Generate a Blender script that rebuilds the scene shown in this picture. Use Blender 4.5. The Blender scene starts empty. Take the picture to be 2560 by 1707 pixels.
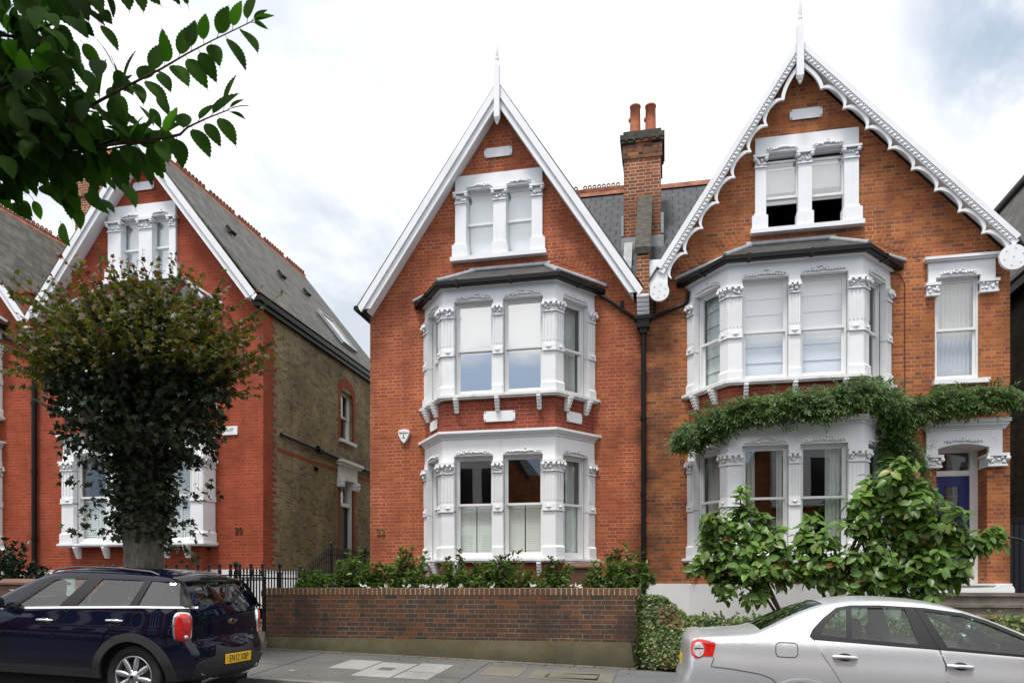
import bpy, bmesh, math, random
from math import sin, cos, pi, sqrt, radians, hypot, floor, atan2
from mathutils import Vector, Matrix, Euler
from mathutils.geometry import delaunay_2d_cdt
import numpy as np

random.seed(7)
SC = bpy.context.scene
COL = SC.collection
ORG = {}          # root name -> origin


# ------------------------------------------------------------------ objects
def tag(o, label=None, cat=None, group=None, kind=None):
    if label: o['label'] = label
    if cat: o['category'] = cat
    if group: o['group'] = group
    if kind: o['kind'] = kind
    return o


def thing(name, label, cat, loc=(0, 0, 0), group=None):
    o = bpy.data.objects.new(name, None)
    COL.objects.link(o)
    o.location = loc
    o.empty_display_size = .2
    ORG[o.name] = Vector(loc)
    return tag(o, label, cat, group)


class MB:
    """collects faces for one mesh; T maps local to world coordinates"""
    def __init__(s, T=None):
        s.v = []; s.f = []; s.T = T; s.sm = []

    def _add(s, vs, fs, smooth=False):
        b = len(s.v)
        T = s.T
        s.v.extend([tuple(T(*p)) for p in vs] if T else [tuple(p) for p in vs])
        s.f.extend([tuple(b + i for i in f) for f in fs])
        s.sm.extend([smooth] * len(fs))
        return s

    def box(s, x0, x1, y0, y1, z0, z1):
        vs = [(x0, y0, z0), (x1, y0, z0), (x1, y1, z0), (x0, y1, z0), (x0, y0, z1), (x1, y0, z1), (x1, y1, z1), (x0, y1, z1)]
        return s._add(vs, [(0, 3, 2, 1), (4, 5, 6, 7), (0, 1, 5, 4), (1, 2, 6, 5), (2, 3, 7, 6), (3, 0, 4, 7)])

    def poly(s, *pts):
        return s._add(pts, [tuple(range(len(pts)))])

    def prism(s, pts, d):
        """pts: 3D polygon, extruded by vector d"""
        n = len(pts)
        q = [(p[0] + d[0], p[1] + d[1], p[2] + d[2]) for p in pts]
        fs = [tuple(range(n)), tuple(range(2 * n - 1, n - 1, -1))]
        fs += [(i, n + i, n + (i + 1) % n, (i + 1) % n) for i in range(n)]
        return s._add(list(pts) + q, fs)

    def strip2(s, A, B, d):
        """ribbon between polylines A and B (equal length, 3D), extruded by d"""
        n = len(A)
        D = Vector(d)
        vs = [Vector(p) for p in A] + [Vector(p) for p in B]
        vs += [p + D for p in vs]
        fs = []
        for i in range(n - 1):
            a, b, c, e = i, i + 1, n + i + 1, n + i
            fs += [(a, e, c, b), (a + 2 * n, b + 2 * n, c + 2 * n, e + 2 * n), (a, b, b + 2 * n, a + 2 * n), (e, e + 2 * n, c + 2 * n, c)]
        fs += [(0, 2 * n, 3 * n, n), (n - 1, 2 * n - 1, 4 * n - 1, 3 * n - 1)]
        return s._add([tuple(v) for v in vs], fs)

    def rod(s, p0, p1, r0, r1=None, n=8, caps=True, smooth=True):
        r1 = r0 if r1 is None else r1
        p0 = Vector(p0); p1 = Vector(p1)
        d = (p1 - p0).normalized()
        u = d.orthogonal().normalized(); w = d.cross(u)
        vs = []
        for p, r in ((p0, r0), (p1, r1)):
            vs += [tuple(p + (u * cos(2 * pi * i / n) + w * sin(2 * pi * i / n)) * r) for i in range(n)]
        s._add(vs, [(i, (i + 1) % n, n + (i + 1) % n, n + i) for i in range(n)], smooth)
        if caps:
            s._add(vs, [tuple(range(n - 1, -1, -1)), tuple(range(n, 2 * n))])
        return s

    def tube(s, pts, rad, n=8):
        """smooth tube through points, radius scalar or list"""
        P = [Vector(p) for p in pts]; m = len(P)
        R = rad if isinstance(rad, (list, tuple)) else [rad] * m
        vs = []
        u = None
        for i, p in enumerate(P):
            d = (P[min(i + 1, m - 1)] - P[max(i - 1, 0)]).normalized()
            if u is None: u = d.orthogonal().normalized()
            u = (u - d * u.dot(d)).normalized(); w = d.cross(u)
            vs += [tuple(p + (u * cos(2 * pi * k / n) + w * sin(2 * pi * k / n)) * R[i]) for k in range(n)]
        fs = [(i * n + k, i * n + (k + 1) % n, (i + 1) * n + (k + 1) % n, (i + 1) * n + k) for i in range(m - 1) for k in range(n)]
        s._add(vs, fs, True)
        s._add(vs[:n], [tuple(range(n - 1, -1, -1))]); s._add(vs[-n:], [tuple(range(n))])
        return s

    def lathe(s, prof, c=(0, 0, 0), ax=(0, 0, 1), n=16, smooth=True):
        """prof: list of (r, h) along axis"""
        a = Vector(ax).normalized(); u = a.orthogonal().normalized(); w = a.cross(u); c = Vector(c)
        vs = []
        for r, h in prof:
            vs += [tuple(c + a * h + (u * cos(2 * pi * k / n) + w * sin(2 * pi * k / n)) * r) for k in range(n)]
        fs = [(i * n + k, i * n + (k + 1) % n, (i + 1) * n + (k + 1) % n, (i + 1) * n + k) for i in range(len(prof) - 1) for k in range(n)]
        return s._add(vs, fs, smooth)

    def ball(s, c, r, sx=1, sy=1, sz=1, n=8, m=5):
        vs = [(c[0], c[1], c[2] + r * sz)]
        for j in range(1, m):
            th = pi * j / m
            for i in range(n):
                ph = 2 * pi * i / n
                vs.append((c[0] + r * sx * sin(th) * cos(ph), c[1] + r * sy * sin(th) * sin(ph), c[2] + r * sz * cos(th)))
        vs.append((c[0], c[1], c[2] - r * sz))
        fs = [(0, 1 + i, 1 + (i + 1) % n) for i in range(n)]
        for j in range(m - 2):
            o = 1 + j * n
            fs += [(o + i, o + n + i, o + n + (i + 1) % n, o + (i + 1) % n) for i in range(n)]
        o = 1 + (m - 2) * n; e = len(vs) - 1
        fs += [(o + (i + 1) % n, o + i, e) for i in range(n)]
        return s._add(vs, fs, True)

    def build(s, name, mat, parent=None, recalc=True, bevel=0, weld=False):
        me = bpy.data.meshes.new(name)
        root = parent
        while root is not None and root.parent is not None: root = root.parent
        off = ORG.get(root.name, Vector((0, 0, 0))) if root is not None else Vector((0, 0, 0))
        me.from_pydata([(p[0] - off[0], p[1] - off[1], p[2] - off[2]) for p in s.v], [], s.f)
        me.polygons.foreach_set('use_smooth', s.sm)
        if recalc or weld:
            bm = bmesh.new(); bm.from_mesh(me)
            if weld: bmesh.ops.remove_doubles(bm, verts=bm.verts, dist=.0005)
            if recalc: bmesh.ops.recalc_face_normals(bm, faces=bm.faces)
            bm.to_mesh(me); bm.free()
        me.materials.append(mat)
        o = bpy.data.objects.new(name, me)
        COL.objects.link(o)
        if parent is not None: o.parent = parent
        if bevel:
            md = o.modifiers.new('bevel', 'BEVEL'); md.width = bevel; md.segments = 2; md.limit_method = 'ANGLE'
        return o


def pip(x, y, P):
    c = False; n = len(P); j = n - 1
    for i in range(n):
        xi, yi = P[i]; xj, yj = P[j]
        if (yi > y) != (yj > y) and x < (xj - xi) * (y - yi) / (yj - yi) + xi: c = not c
        j = i
    return c


def segdist(x, y, a, b):
    dx, dy = b[0] - a[0], b[1] - a[1]
    L = dx * dx + dy * dy
    t = 0 if L == 0 else max(0, min(1, ((x - a[0]) * dx + (y - a[1]) * dy) / L))
    return hypot(x - a[0] - t * dx, y - a[1] - t * dy)


def polydist(x, y, P, closed=True):
    n = len(P)
    return min(segdist(x, y, P[i], P[(i + 1) % n]) for i in range(n if closed else n - 1))


def fill(outer, holes=(), sp=None, extra=()):
    """triangulate polygon with holes, optional interior grid; returns 2D verts, tris"""
    V = []; E = []
    for loop in [outer] + list(holes):
        b = len(V); n = len(loop)
        V += [Vector(p) for p in loop]
        E += [(b + i, b + (i + 1) % n) for i in range(n)]
    if sp:
        xs = [p[0] for p in outer]; ys = [p[1] for p in outer]
        nx = int((max(xs) - min(xs)) / sp) + 1; ny = int((max(ys) - min(ys)) / sp) + 1
        for i in range(nx + 1):
            for j in range(ny + 1):
                x = min(xs) + i * sp; y = min(ys) + (j + .5 * (i % 2)) * sp
                if pip(x, y, outer) and not any(pip(x, y, h) for h in holes) and min(polydist(x, y, l) for l in [outer] + list(holes)) > sp * .35:
                    V.append(Vector((x, y)))
    for p in extra:
        if pip(p[0], p[1], outer) and not any(pip(p[0], p[1], h) for h in holes): V.append(Vector(p))
    r = delaunay_2d_cdt(V, E, [], 0, 1e-5)
    vs = [(p[0], p[1]) for p in r[0]]
    tr = []
    for f in r[2]:
        for k in range(1, len(f) - 1):
            t = (f[0], f[k], f[k + 1])
            cx = sum(vs[i][0] for i in t) / 3; cy = sum(vs[i][1] for i in t) / 3
            if pip(cx, cy, outer) and not any(pip(cx, cy, h) for h in holes): tr.append(t)
    return vs, tr


def rect(x0, x1, y0, y1):
    return [(x0, y0), (x1, y0), (x1, y1), (x0, y1)]


def plate(mb, outer, holes, y0, y1, axis='Y'):
    """flat plate in XZ (or YZ) with holes, thickness y0..y1 with hole reveals"""
    vs, tr = fill(outer, holes)
    P = (lambda a, b, y: (a, y, b)) if axis == 'Y' else (lambda a, b, y: (y, a, b))
    mb._add([P(a, b, y0) for a, b in vs], tr)
    mb._add([P(a, b, y1) for a, b in vs], tr)
    for loop in [outer] + list(holes):
        n = len(loop)
        for i in range(n):
            a = loop[i]; b = loop[(i + 1) % n]
            mb._add([P(a[0], a[1], y0), P(b[0], b[1], y0), P(b[0], b[1], y1), P(a[0], a[1], y1)], [(0, 1, 2, 3)])
    return mb


# ------------------------------------------------------------------ materials
class NT:
    def __init__(s, name):
        s.m = bpy.data.materials.new(name); s.m.use_nodes = True
        s.t = s.m.node_tree; s.n = s.t.nodes; s.l = s.t.links
        s.n.clear()
        s.out = s.n.new('ShaderNodeOutputMaterial')

    def put(s, sock, v):
        if isinstance(v, bpy.types.NodeSocket): s.l.new(v, sock)
        elif v is not None:
            if isinstance(v, (tuple, list)) and len(v) == 3 and hasattr(sock, 'default_value') and len(sock.default_value) == 4: v = (*v, 1)
            sock.default_value = v

    def math(s, op, a, b=None, c=None):
        n = s.n.new('ShaderNodeMath'); n.operation = op
        s.put(n.inputs[0], a); s.put(n.inputs[1], b); s.put(n.inputs[2], c)
        return n.outputs[0]

    def mix(s, f, a, b, mode='MIX'):
        n = s.n.new('ShaderNodeMix'); n.data_type = 'RGBA'; n.blend_type = mode
        s.put(n.inputs[0], f); s.put(n.inputs[6], a); s.put(n.inputs[7], b)
        return n.outputs[2]

    def ramp(s, f, stops, interp='LINEAR'):
        n = s.n.new('ShaderNodeValToRGB'); n.color_ramp.interpolation = interp
        e = n.color_ramp.elements
        while len(e) < len(stops): e.new(.5)
        for k, (p, c) in zip(e, stops):
            k.position = p; k.color = (*c, 1) if len(c) == 3 else c
        s.put(n.inputs[0], f)
        return n.outputs[0]

    def noise(s, vec, scale, detail=3, rough=.55, dist=0):
        n = s.n.new('ShaderNodeTexNoise')
        s.put(n.inputs['Vector'], vec); n.inputs['Scale'].default_value = scale
        n.inputs['Detail'].default_value = detail; n.inputs['Roughness'].default_value = rough
        n.inputs['Distortion'].default_value = dist
        return n.outputs['Fac']

    def smooth(s, v, a, b):
        n = s.n.new('ShaderNodeMapRange'); n.interpolation_type = 'SMOOTHSTEP'
        s.put(n.inputs[0], v); n.inputs[1].default_value = a; n.inputs[2].default_value = b
        return n.outputs[0]

    def white(s, x, y):
        c = s.n.new('ShaderNodeCombineXYZ'); s.put(c.inputs[0], x); s.put(c.inputs[1], y)
        n = s.n.new('ShaderNodeTexWhiteNoise'); n.noise_dimensions = '2D'
        s.l.new(c.outputs[0], n.inputs['Vector'])
        return n.outputs['Value']

    def coords(s):
        return s.n.new('ShaderNodeTexCoord').outputs['Object']

    def wallcoords(s):
        tc = s.n.new('ShaderNodeTexCoord')
        a = s.n.new('ShaderNodeSeparateXYZ'); s.l.new(tc.outputs['Object'], a.inputs[0])
        b = s.n.new('ShaderNodeSeparateXYZ'); s.l.new(tc.outputs['Normal'], b.inputs[0])
        u = s.math('SUBTRACT', s.math('MULTIPLY', a.outputs[1], b.outputs[0]), s.math('MULTIPLY', a.outputs[0], b.outputs[1]))
        return tc.outputs['Object'], a.outputs, u

    def bump(s, h, strength=.3, dist=.01):
        n = s.n.new('ShaderNodeBump'); n.inputs['Strength'].default_value = strength; n.inputs['Distance'].default_value = dist
        s.put(n.inputs['Height'], h)
        return n.outputs[0]

    def pbr(s, col, rough=.6, metal=0, normal=None, spec=.5, coat=0, coat_rough=.05, sub=None):
        n = s.n.new('ShaderNodeBsdfPrincipled')
        s.put(n.inputs['Base Color'], col); s.put(n.inputs['Roughness'], rough); s.put(n.inputs['Metallic'], metal)
        s.put(n.inputs['Specular IOR Level'], spec)
        s.put(n.inputs['Coat Weight'], coat); s.put(n.inputs['Coat Roughness'], coat_rough)
        if normal is not None: s.l.new(normal, n.inputs['Normal'])
        return n.outputs[0]

    def done(s, shader):
        s.l.new(shader, s.out.inputs['Surface'])
        return s.m


def brick_mat(name, cols, mortar, L=.3375, h=.075, mw=.011, grime_shade=(.72, 1.12), flemish=True, soot=None, rough=.85, soft=0, patch=None, streak=0):
    k = NT(name)
    P, ax, u = k.wallcoords()
    row = k.math('FLOOR', k.math('DIVIDE', ax[2], h)); fv = k.math('FRACT', k.math('DIVIDE', ax[2], h))
    off = k.math('MULTIPLY', k.math('MODULO', k.math('ABSOLUTE', row), 2), .5)
    wob = k.math('MULTIPLY', k.white(row, 3.7), .06)
    uu = k.math('ADD', k.math('ADD', k.math('DIVIDE', u, L), off), wob)
    cell = k.math('FLOOR', uu); fu = k.math('FRACT', uu)
    du = k.math('MINIMUM', fu, k.math('SUBTRACT', 1, fu))
    if flemish:
        du = k.math('MINIMUM', du, k.math('ABSOLUTE', k.math('SUBTRACT', fu, .667)))
        bid = k.math('ADD', k.math('MULTIPLY', cell, 2), k.math('GREATER_THAN', fu, .667))
    else:
        bid = cell
    dv = k.math('MINIMUM', fv, k.math('SUBTRACT', 1, fv))
    d = k.math('MINIMUM', k.math('MULTIPLY', du, L), k.math('MULTIPLY', dv, h))
    d = k.math('ADD', d, k.math('MULTIPLY', k.math('SUBTRACT', k.noise(P, 55, 2), .5), .006))
    mask = k.smooth(d, mw * .5 - .002 - soft, mw * .5 + .003 + soft)
    rnd = k.white(bid, row)
    n = len(cols)
    col = k.ramp(rnd, [((i + .5) / n, c) for i, c in enumerate(cols)])
    fine = k.noise(P, 38, 4, .7)
    col = k.mix(.55, col, k.mix(1, col, k.ramp(fine, [(.3, (.5, .5, .5)), (.72, (1.35, 1.3, 1.25))]), 'MULTIPLY'))
    mcol = k.mix(1, mortar, k.ramp(k.noise(P, 1.6, 4), [(.3, (.55, .52, .5)), (.7, (1.1, 1.1, 1.1))]), 'MULTIPLY')
    c = k.mix(mask, mcol, col)
    big = k.noise(P, .8, 5, .6)
    c = k.mix(1, c, k.ramp(big, [(.32, (grime_shade[0],) * 3), (.7, (grime_shade[1],) * 3)]), 'MULTIPLY')
    if streak:
        mp = k.n.new('ShaderNodeMapping'); mp.inputs['Scale'].default_value = (2.6, 2.6, .22); k.l.new(P, mp.inputs[0])
        st = k.smooth(k.noise(mp.outputs[0], 1.0, 5, .65), .48, .75)
        c = k.mix(k.math('MULTIPLY', st, streak), c, (.03, .026, .022))
    if soot is not None:     # dark weathering close to x = soot[0]
        dx = k.math('ABSOLUTE', k.math('SUBTRACT', ax[0], soot[0]))
        fac = k.math('MULTIPLY', k.math('SUBTRACT', 1, k.smooth(dx, .03, soot[1])), k.smooth(k.noise(P, 1.7, 4), .3, .62))
        c = k.mix(k.math('MULTIPLY', fac, soot[2]), c, (.025, .02, .017))
    if patch is not None:
        pf = k.smooth(k.noise(P, patch[0], 4, .6), patch[1], patch[1] + .12)
        c = k.mix(k.math('MULTIPLY', pf, patch[2]), c, patch[3])
    return k.done(k.pbr(c, rough, normal=k.bump(mask, .35, .008), spec=.25))


def paint(name, col, rough=.5, dirt=.12, scale=1.2, spec=.4, grime_shade=0):
    k = NT(name); P = k.coords()
    n = k.noise(P, scale, 5, .65)
    f = k.math('MULTIPLY', k.smooth(n, .45, .75), dirt)
    c = k.mix(f, col, (col[0] * .45, col[1] * .43, col[2] * .38))
    if grime_shade:      # crease shade of the mouldings painted into the colour, plus rain streaks down faces
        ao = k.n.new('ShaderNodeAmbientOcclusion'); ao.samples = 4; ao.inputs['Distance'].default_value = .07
        g = k.math('MULTIPLY', k.math('SUBTRACT', 1, k.smooth(ao.outputs['AO'], .25, .85)), grime_shade)
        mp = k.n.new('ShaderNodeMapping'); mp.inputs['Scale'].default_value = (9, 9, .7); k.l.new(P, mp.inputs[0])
        st = k.math('MULTIPLY', k.smooth(k.noise(mp.outputs[0], 1.0, 4, .6), .56, .8), grime_shade * .35)
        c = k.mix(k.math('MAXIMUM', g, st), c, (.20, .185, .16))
    fine = k.noise(P, 60, 2)
    return k.done(k.pbr(c, rough, normal=k.bump(fine, .06, .004), spec=spec))


def plain(name, col, rough=.5, metal=0, coat=0, spec=.5, var=.15, scale=6):
    k = NT(name); P = k.coords()
    c = k.mix(1, col, k.ramp(k.noise(P, scale, 4), [(.3, (1 - var,) * 3), (.7, (1 + var,) * 3)]), 'MULTIPLY')
    return k.done(k.pbr(c, rough, metal, spec=spec, coat=coat))


def slate_mat(name, c0, c1, h=.2, w=.3, vert=False, moss=0, contrast=1):
    """courses measured along the slope"""
    k = NT(name)
    tc = k.n.new('ShaderNodeTexCoord')
    a = k.n.new('ShaderNodeSeparateXYZ'); k.l.new(tc.outputs['Object'], a.inputs[0])
    b = k.n.new('ShaderNodeSeparateXYZ'); k.l.new(tc.outputs['Normal'], b.inputs[0])
    u = k.math('SUBTRACT', k.math('MULTIPLY', a.outputs[1], b.outputs[0]), k.math('MULTIPLY', a.outputs[0], b.outputs[1]))
    hl = k.math('SQRT', k.math('ADD', k.math('POWER', b.outputs[0], 2), k.math('POWER', b.outputs[1], 2)))
    hl = k.math('MAXIMUM', hl, .05)
    u = k.math('DIVIDE', u, hl)
    v = k.math('DIVIDE', a.outputs[2], hl)
    r = k.math('DIVIDE', v, h); row = k.math('FLOOR', r); fv = k.math('FRACT', r)
    uu = k.math('ADD', k.math('DIVIDE', u, w), k.math('MULTIPLY', k.math('MODULO', k.math('ABSOLUTE', row), 2), .5))
    cell = k.math('FLOOR', uu); fu = k.math('FRACT', uu)
    jit = k.math('MULTIPLY', k.white(cell, row), .12)
    fv2 = k.math('ADD', fv, jit)
    edge = k.math('MINIMUM', k.math('MULTIPLY', k.math('MINIMUM', fu, k.math('SUBTRACT', 1, fu)), w), k.math('MULTIPLY', fv2, h))
    mask = k.smooth(edge, .004, .016)
    col = k.mix(k.white(row, cell), c0, c1)
    col = k.mix(1, col, k.ramp(k.noise(tc.outputs['Object'], 9, 5, .7), [(.3, (.6,) * 3), (.7, (1.35,) * 3)]), 'MULTIPLY')
    col = k.mix(k.math('SUBTRACT', 1, mask), col, (.012, .012, .013))
    if moss:
        f = k.math('MULTIPLY', k.smooth(k.noise(tc.outputs['Object'], 2.2, 5, .7), .5, .7), moss)
        col = k.mix(f, col, (.17, .15, .11))
    hgt = k.math('ADD', k.math('MULTIPLY', k.math('SUBTRACT', 1, fv), .5), mask)
    return k.done(k.pbr(col, .6, normal=k.bump(hgt, .5, .02), spec=.4))


def glass_mat(name, gloss, tint=(.9, .95, .93), rough=.0, wav=0):
    k = NT(name)
    tr = k.n.new('ShaderNodeBsdfTransparent'); tr.inputs[0].default_value = (*tint, 1)
    gl = k.n.new('ShaderNodeBsdfGlossy'); gl.inputs['Roughness'].default_value = rough
    gl.inputs[0].default_value = (1, 1, 1, 1)
    if wav:
        k.l.new(k.bump(k.noise(k.coords(), 1.1, 2), wav, .02), gl.inputs['Normal'])
    fr = k.n.new('ShaderNodeLayerWeight')
    sch = k.math('ADD', .04, k.math('MULTIPLY', k.math('POWER', fr.outputs['Facing'], 5), .9))
    f = k.math('ADD', gloss, k.math('MULTIPLY', sch, 1 - gloss))
    mx = k.n.new('ShaderNodeMixShader'); k.l.new(f, mx.inputs[0]); k.l.new(tr.outputs[0], mx.inputs[1]); k.l.new(gl.outputs[0], mx.inputs[2])
    return k.done(mx.outputs[0])


def leaf_mat(name, cols, transl=.3, rough=.45, tcol=None, spec=.4, under=None):
    k = NT(name)
    g = k.n.new('ShaderNodeNewGeometry')
    n = len(cols)
    c = k.ramp(g.outputs['Random Per Island'], [(i / max(1, n - 1), q) for i, q in enumerate(cols)])
    P = k.coords()
    c = k.mix(1, c, k.ramp(k.noise(P, 2.4, 3), [(.3, (.6,) * 3), (.72, (1.3,) * 3)]), 'MULTIPLY')
    p = k.pbr(c, rough, spec=spec)
    t = k.n.new('ShaderNodeBsdfTranslucent')
    k.l.new(k.mix(1, c, tcol or (1.2, 1.5, .5), 'MULTIPLY'), t.inputs[0])
    mx = k.n.new('ShaderNodeMixShader'); mx.inputs[0].default_value = transl
    k.l.new(p, mx.inputs[1]); k.l.new(t.outputs[0], mx.inputs[2])
    return k.done(mx.outputs[0])


def bark_mat(name, c0, c1, scale=8):
    k = NT(name); P = k.coords()
    mp = k.n.new('ShaderNodeMapping'); mp.inputs['Scale'].default_value = (1, 1, .35); k.l.new(P, mp.inputs[0])
    n = k.noise(mp.outputs[0], scale, 6, .7)
    c = k.mix(k.smooth(n, .35, .65), c0, c1)
    return k.done(k.pbr(c, .9, normal=k.bump(n, .6, .03), spec=.2))


M = {}
M['brick_b'] = brick_mat('red_brick', [(.39, .092, .040), (.45, .112, .045), (.34, .076, .039), (.49, .142, .051), (.42, .098, .041), (.37, .083, .044)], (.50, .265, .165), mw=.013, soot=(2.91, .36, .7), streak=.22)
M['brick_c'] = brick_mat('orange_brick', [(.40, .118, .046), (.48, .155, .050), (.30, .090, .045), (.45, .138, .048), (.54, .185, .056), (.21, .082, .050), (.46, .138, .048), (.35, .100, .044)], (.47, .28, .16), mw=.013, soot=(-3.24, 1.0, .72), streak=.24)
M['brick_a'] = brick_mat('rubbed_red_brick', [(.34, .066, .031), (.39, .080, .035), (.30, .056, .029), (.36, .071, .032)], (.42, .14, .085), mw=.010, grime_shade=(.78, 1.08), streak=.22)
M['brick_dark_red'] = brick_mat('apron_brick', [(.25, .052, .032), (.30, .064, .036), (.21, .045, .030)], (.36, .16, .105), mw=.010, streak=.1)
M['stock'] = brick_mat('yellow_stock_brick', [(.31, .245, .135), (.38, .30, .165), (.24, .19, .11), (.34, .265, .14), (.18, .145, .092)], (.40, .345, .235), grime_shade=(.6, 1.15), streak=.35)
M['stock_dark'] = brick_mat('sooty_stock_brick', [(.10, .08, .058), (.125, .10, .072), (.075, .06, .048)], (.12, .105, .085), grime_shade=(.6, 1.1))
M['garden_brick'] = brick_mat('garden_wall_brick', [(.075, .052, .040), (.14, .062, .038), (.058, .046, .040), (.10, .056, .038), (.19, .072, .036), (.066, .052, .044), (.125, .062, .040)], (.22, .175, .125), mw=.010, grime_shade=(.7, 1.15), patch=(1.1, .52, .6, (.04, .032, .03)))
M['coping'] = brick_mat('brick_on_edge', [(.17, .09, .055), (.11, .07, .05), (.21, .10, .058), (.13, .075, .05)], (.50, .43, .30), L=.0825, h=50, mw=.013, flemish=False)
M['chimney'] = brick_mat('chimney_brick', [(.24, .07, .04), (.30, .09, .045), (.20, .06, .04), (.36, .11, .05)], (.52, .42, .28), mw=.016, streak=.1)
M['chim_dark'] = brick_mat('sooted_chimney_brick', [(.03, .026, .022), (.25, .08, .04), (.045, .035, .028), (.03, .028, .024), (.38, .13, .05)], (.16, .14, .10), mw=.014)
M['soot_stone'] = plain('sooty_stone', (.06, .055, .045), .9, var=.5, scale=9)
M['white'] = paint('white_masonry_paint', (.82, .835, .86), .55, .2, grime_shade=.5)
M['white_stain'] = paint('weathered_white_paint', (.76, .765, .76), .6, .5, 5, grime_shade=.6)
M['joinery'] = paint('white_joinery_paint', (.80, .805, .81), .35, .05)
M['plinth'] = paint('white_render', (.74, .745, .76), .7, .2, .7)
M['slate'] = slate_mat('blue_slate', (.032, .036, .046), (.050, .055, .067), .2, .28)
M['slate_old'] = slate_mat('old_grey_tile', (.034, .032, .028), (.088, .082, .070), .19, .26, moss=.45)
M['slate_bay'] = slate_mat('mossy_slate', (.024, .024, .024), (.045, .043, .040), .16, .3, moss=.25)
M['terracotta'] = plain('terracotta', (.42, .13, .06), .75, var=.25, scale=8)
M['ridge'] = plain('ridge_tile', (.24, .085, .05), .85, var=.5, scale=5)
M['lead'] = plain('lead_flashing', (.30, .32, .34), .5, .1, var=.2)
M['black'] = plain('black_paint', (.010, .010, .011), .4, spec=.2)
M['iron'] = plain('black_ironwork', (.012, .011, .011), .45, spec=.4, var=.4)
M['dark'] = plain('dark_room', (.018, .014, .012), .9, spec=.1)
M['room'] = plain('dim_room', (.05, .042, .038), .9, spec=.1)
M['blind'] = paint('white_blind', (.80, .82, .84), .8, .04)
M['blind2'] = paint('frosted_blind', (.80, .85, .87), .8, .05)
M['curtain'] = paint('pale_curtain', (.62, .62, .60), .9, .15)
M['shutter'] = paint('cream_shutter', (.78, .78, .76), .6, .04)
M['glass_sky'] = glass_mat('sky_reflecting_glass', .47, wav=.08)
M['glass_blind'] = glass_mat('bright_glass', .16, (.96, .98, 1.0), wav=.06)
M['glass_dark'] = glass_mat('window_glass', .10, wav=.06)
M['door_blue'] = plain('royal_blue_gloss', (.010, .016, .15), .25, coat=.25, var=.06)
M['stone'] = plain('worn_step_stone', (.17, .15, .125), .9, var=.35, scale=5)
M['brass'] = plain('aged_brass', (.45, .33, .16), .4, .8)
M['text_dark'] = plain('dark_lettering', (.05, .055, .06), .6)
# ------------------------------------------------------------------ bay windows, sashes and trim
def face_T(P, Q):
    d = Vector((Q[0] - P[0], Q[1] - P[1])); L = d.length; d /= L
    n = Vector((d.y, -d.x))
    return (lambda s, o, z: (P[0] + d.x * s + n.x * o, P[1] + d.y * s + n.y * o, z)), L


def offset_line(pts, o, wall=None):
    segs = []
    for a, b in zip(pts[:-1], pts[1:]):
        d = Vector((b[0] - a[0], b[1] - a[1])).normalized(); n = Vector((d.y, -d.x))
        segs.append((Vector(a[:2]) + n * o, d))
    out = []
    def isect(p, d, q, e):
        den = d.x * e.y - d.y * e.x
        if abs(den) < 1e-6: return q
        t = ((q.x - p.x) * e.y - (q.y - p.y) * e.x) / den
        return p + d * t
    for i in range(len(pts)):
        if i == 0:
            p = segs[0][0]
            if wall is not None: p = isect(segs[0][0], segs[0][1], Vector((0, wall)), Vector((1, 0)))
        elif i == len(pts) - 1:
            p = Vector(pts[-1][:2]) + Vector((segs[-1][1].y, -segs[-1][1].x)) * o
            if wall is not None: p = isect(p, segs[-1][1], Vector((0, wall)), Vector((1, 0)))
        else:
            p = isect(*segs[i - 1], *segs[i])
        out.append(p)
    return out


def pstrip(mb, pts, o0, o1, z0, z1, wall=.05, o0b=None, o1b=None):
    """moulding following a plan polyline"""
    A = offset_line(pts, o1, wall); B = offset_line(pts, o0, wall)
    if o1b is None:
        mb.strip2([(p.x, p.y, z0) for p in A], [(p.x, p.y, z0) for p in B], (0, 0, z1 - z0))
    else:
        A2 = offset_line(pts, o1b, wall)
        n = len(A)
        vs = [(p.x, p.y, z0) for p in A] + [(p.x, p.y, z0) for p in B] + [(p.x, p.y, z1) for p in A2] + [(p.x, p.y, z1) for p in B]
        fs = []
        for i in range(n - 1):
            fs += [(i, i + 1, n + i + 1, n + i), (2 * n + i, 3 * n + i, 3 * n + i + 1, 2 * n + i + 1), (i, 2 * n + i, 2 * n + i + 1, i + 1), (n + i, n + i + 1, 3 * n + i + 1, 3 * n + i)]
        fs += [(0, n, 3 * n, 2 * n), (n - 1, 3 * n - 1, 4 * n - 1, 2 * n - 1)]
        mb._add(vs, fs)


def subline(P, a, b):
    """part of polyline P between arc positions a..b"""
    out = []; pos = 0
    for p, q in zip(P[:-1], P[1:]):
        L = hypot(q[0] - p[0], q[1] - p[1])
        def at(t): return (p[0] + (q[0] - p[0]) * t / L, p[1] + (q[1] - p[1]) * t / L)
        if a <= pos + L - 1e-6 and b >= pos + 1e-6:
            lo = max(a, pos); hi = min(b, pos + L)
            if not out: out.append(at(lo - pos))
            out.append(at(hi - pos))
        pos += L
    return out


def leafy(mb, T, s0, s1, z0, z1, o, n, rnd, r=.03):
    for i in range(n):
        s = s0 + (s1 - s0) * rnd.random(); z = z0 + (z1 - z0) * rnd.random()
        p = T(s, o, z)
        mb.ball(p, r * rnd.uniform(.6, 1.15), 1, 1, rnd.uniform(.6, 1.2), 6, 4)


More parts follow.
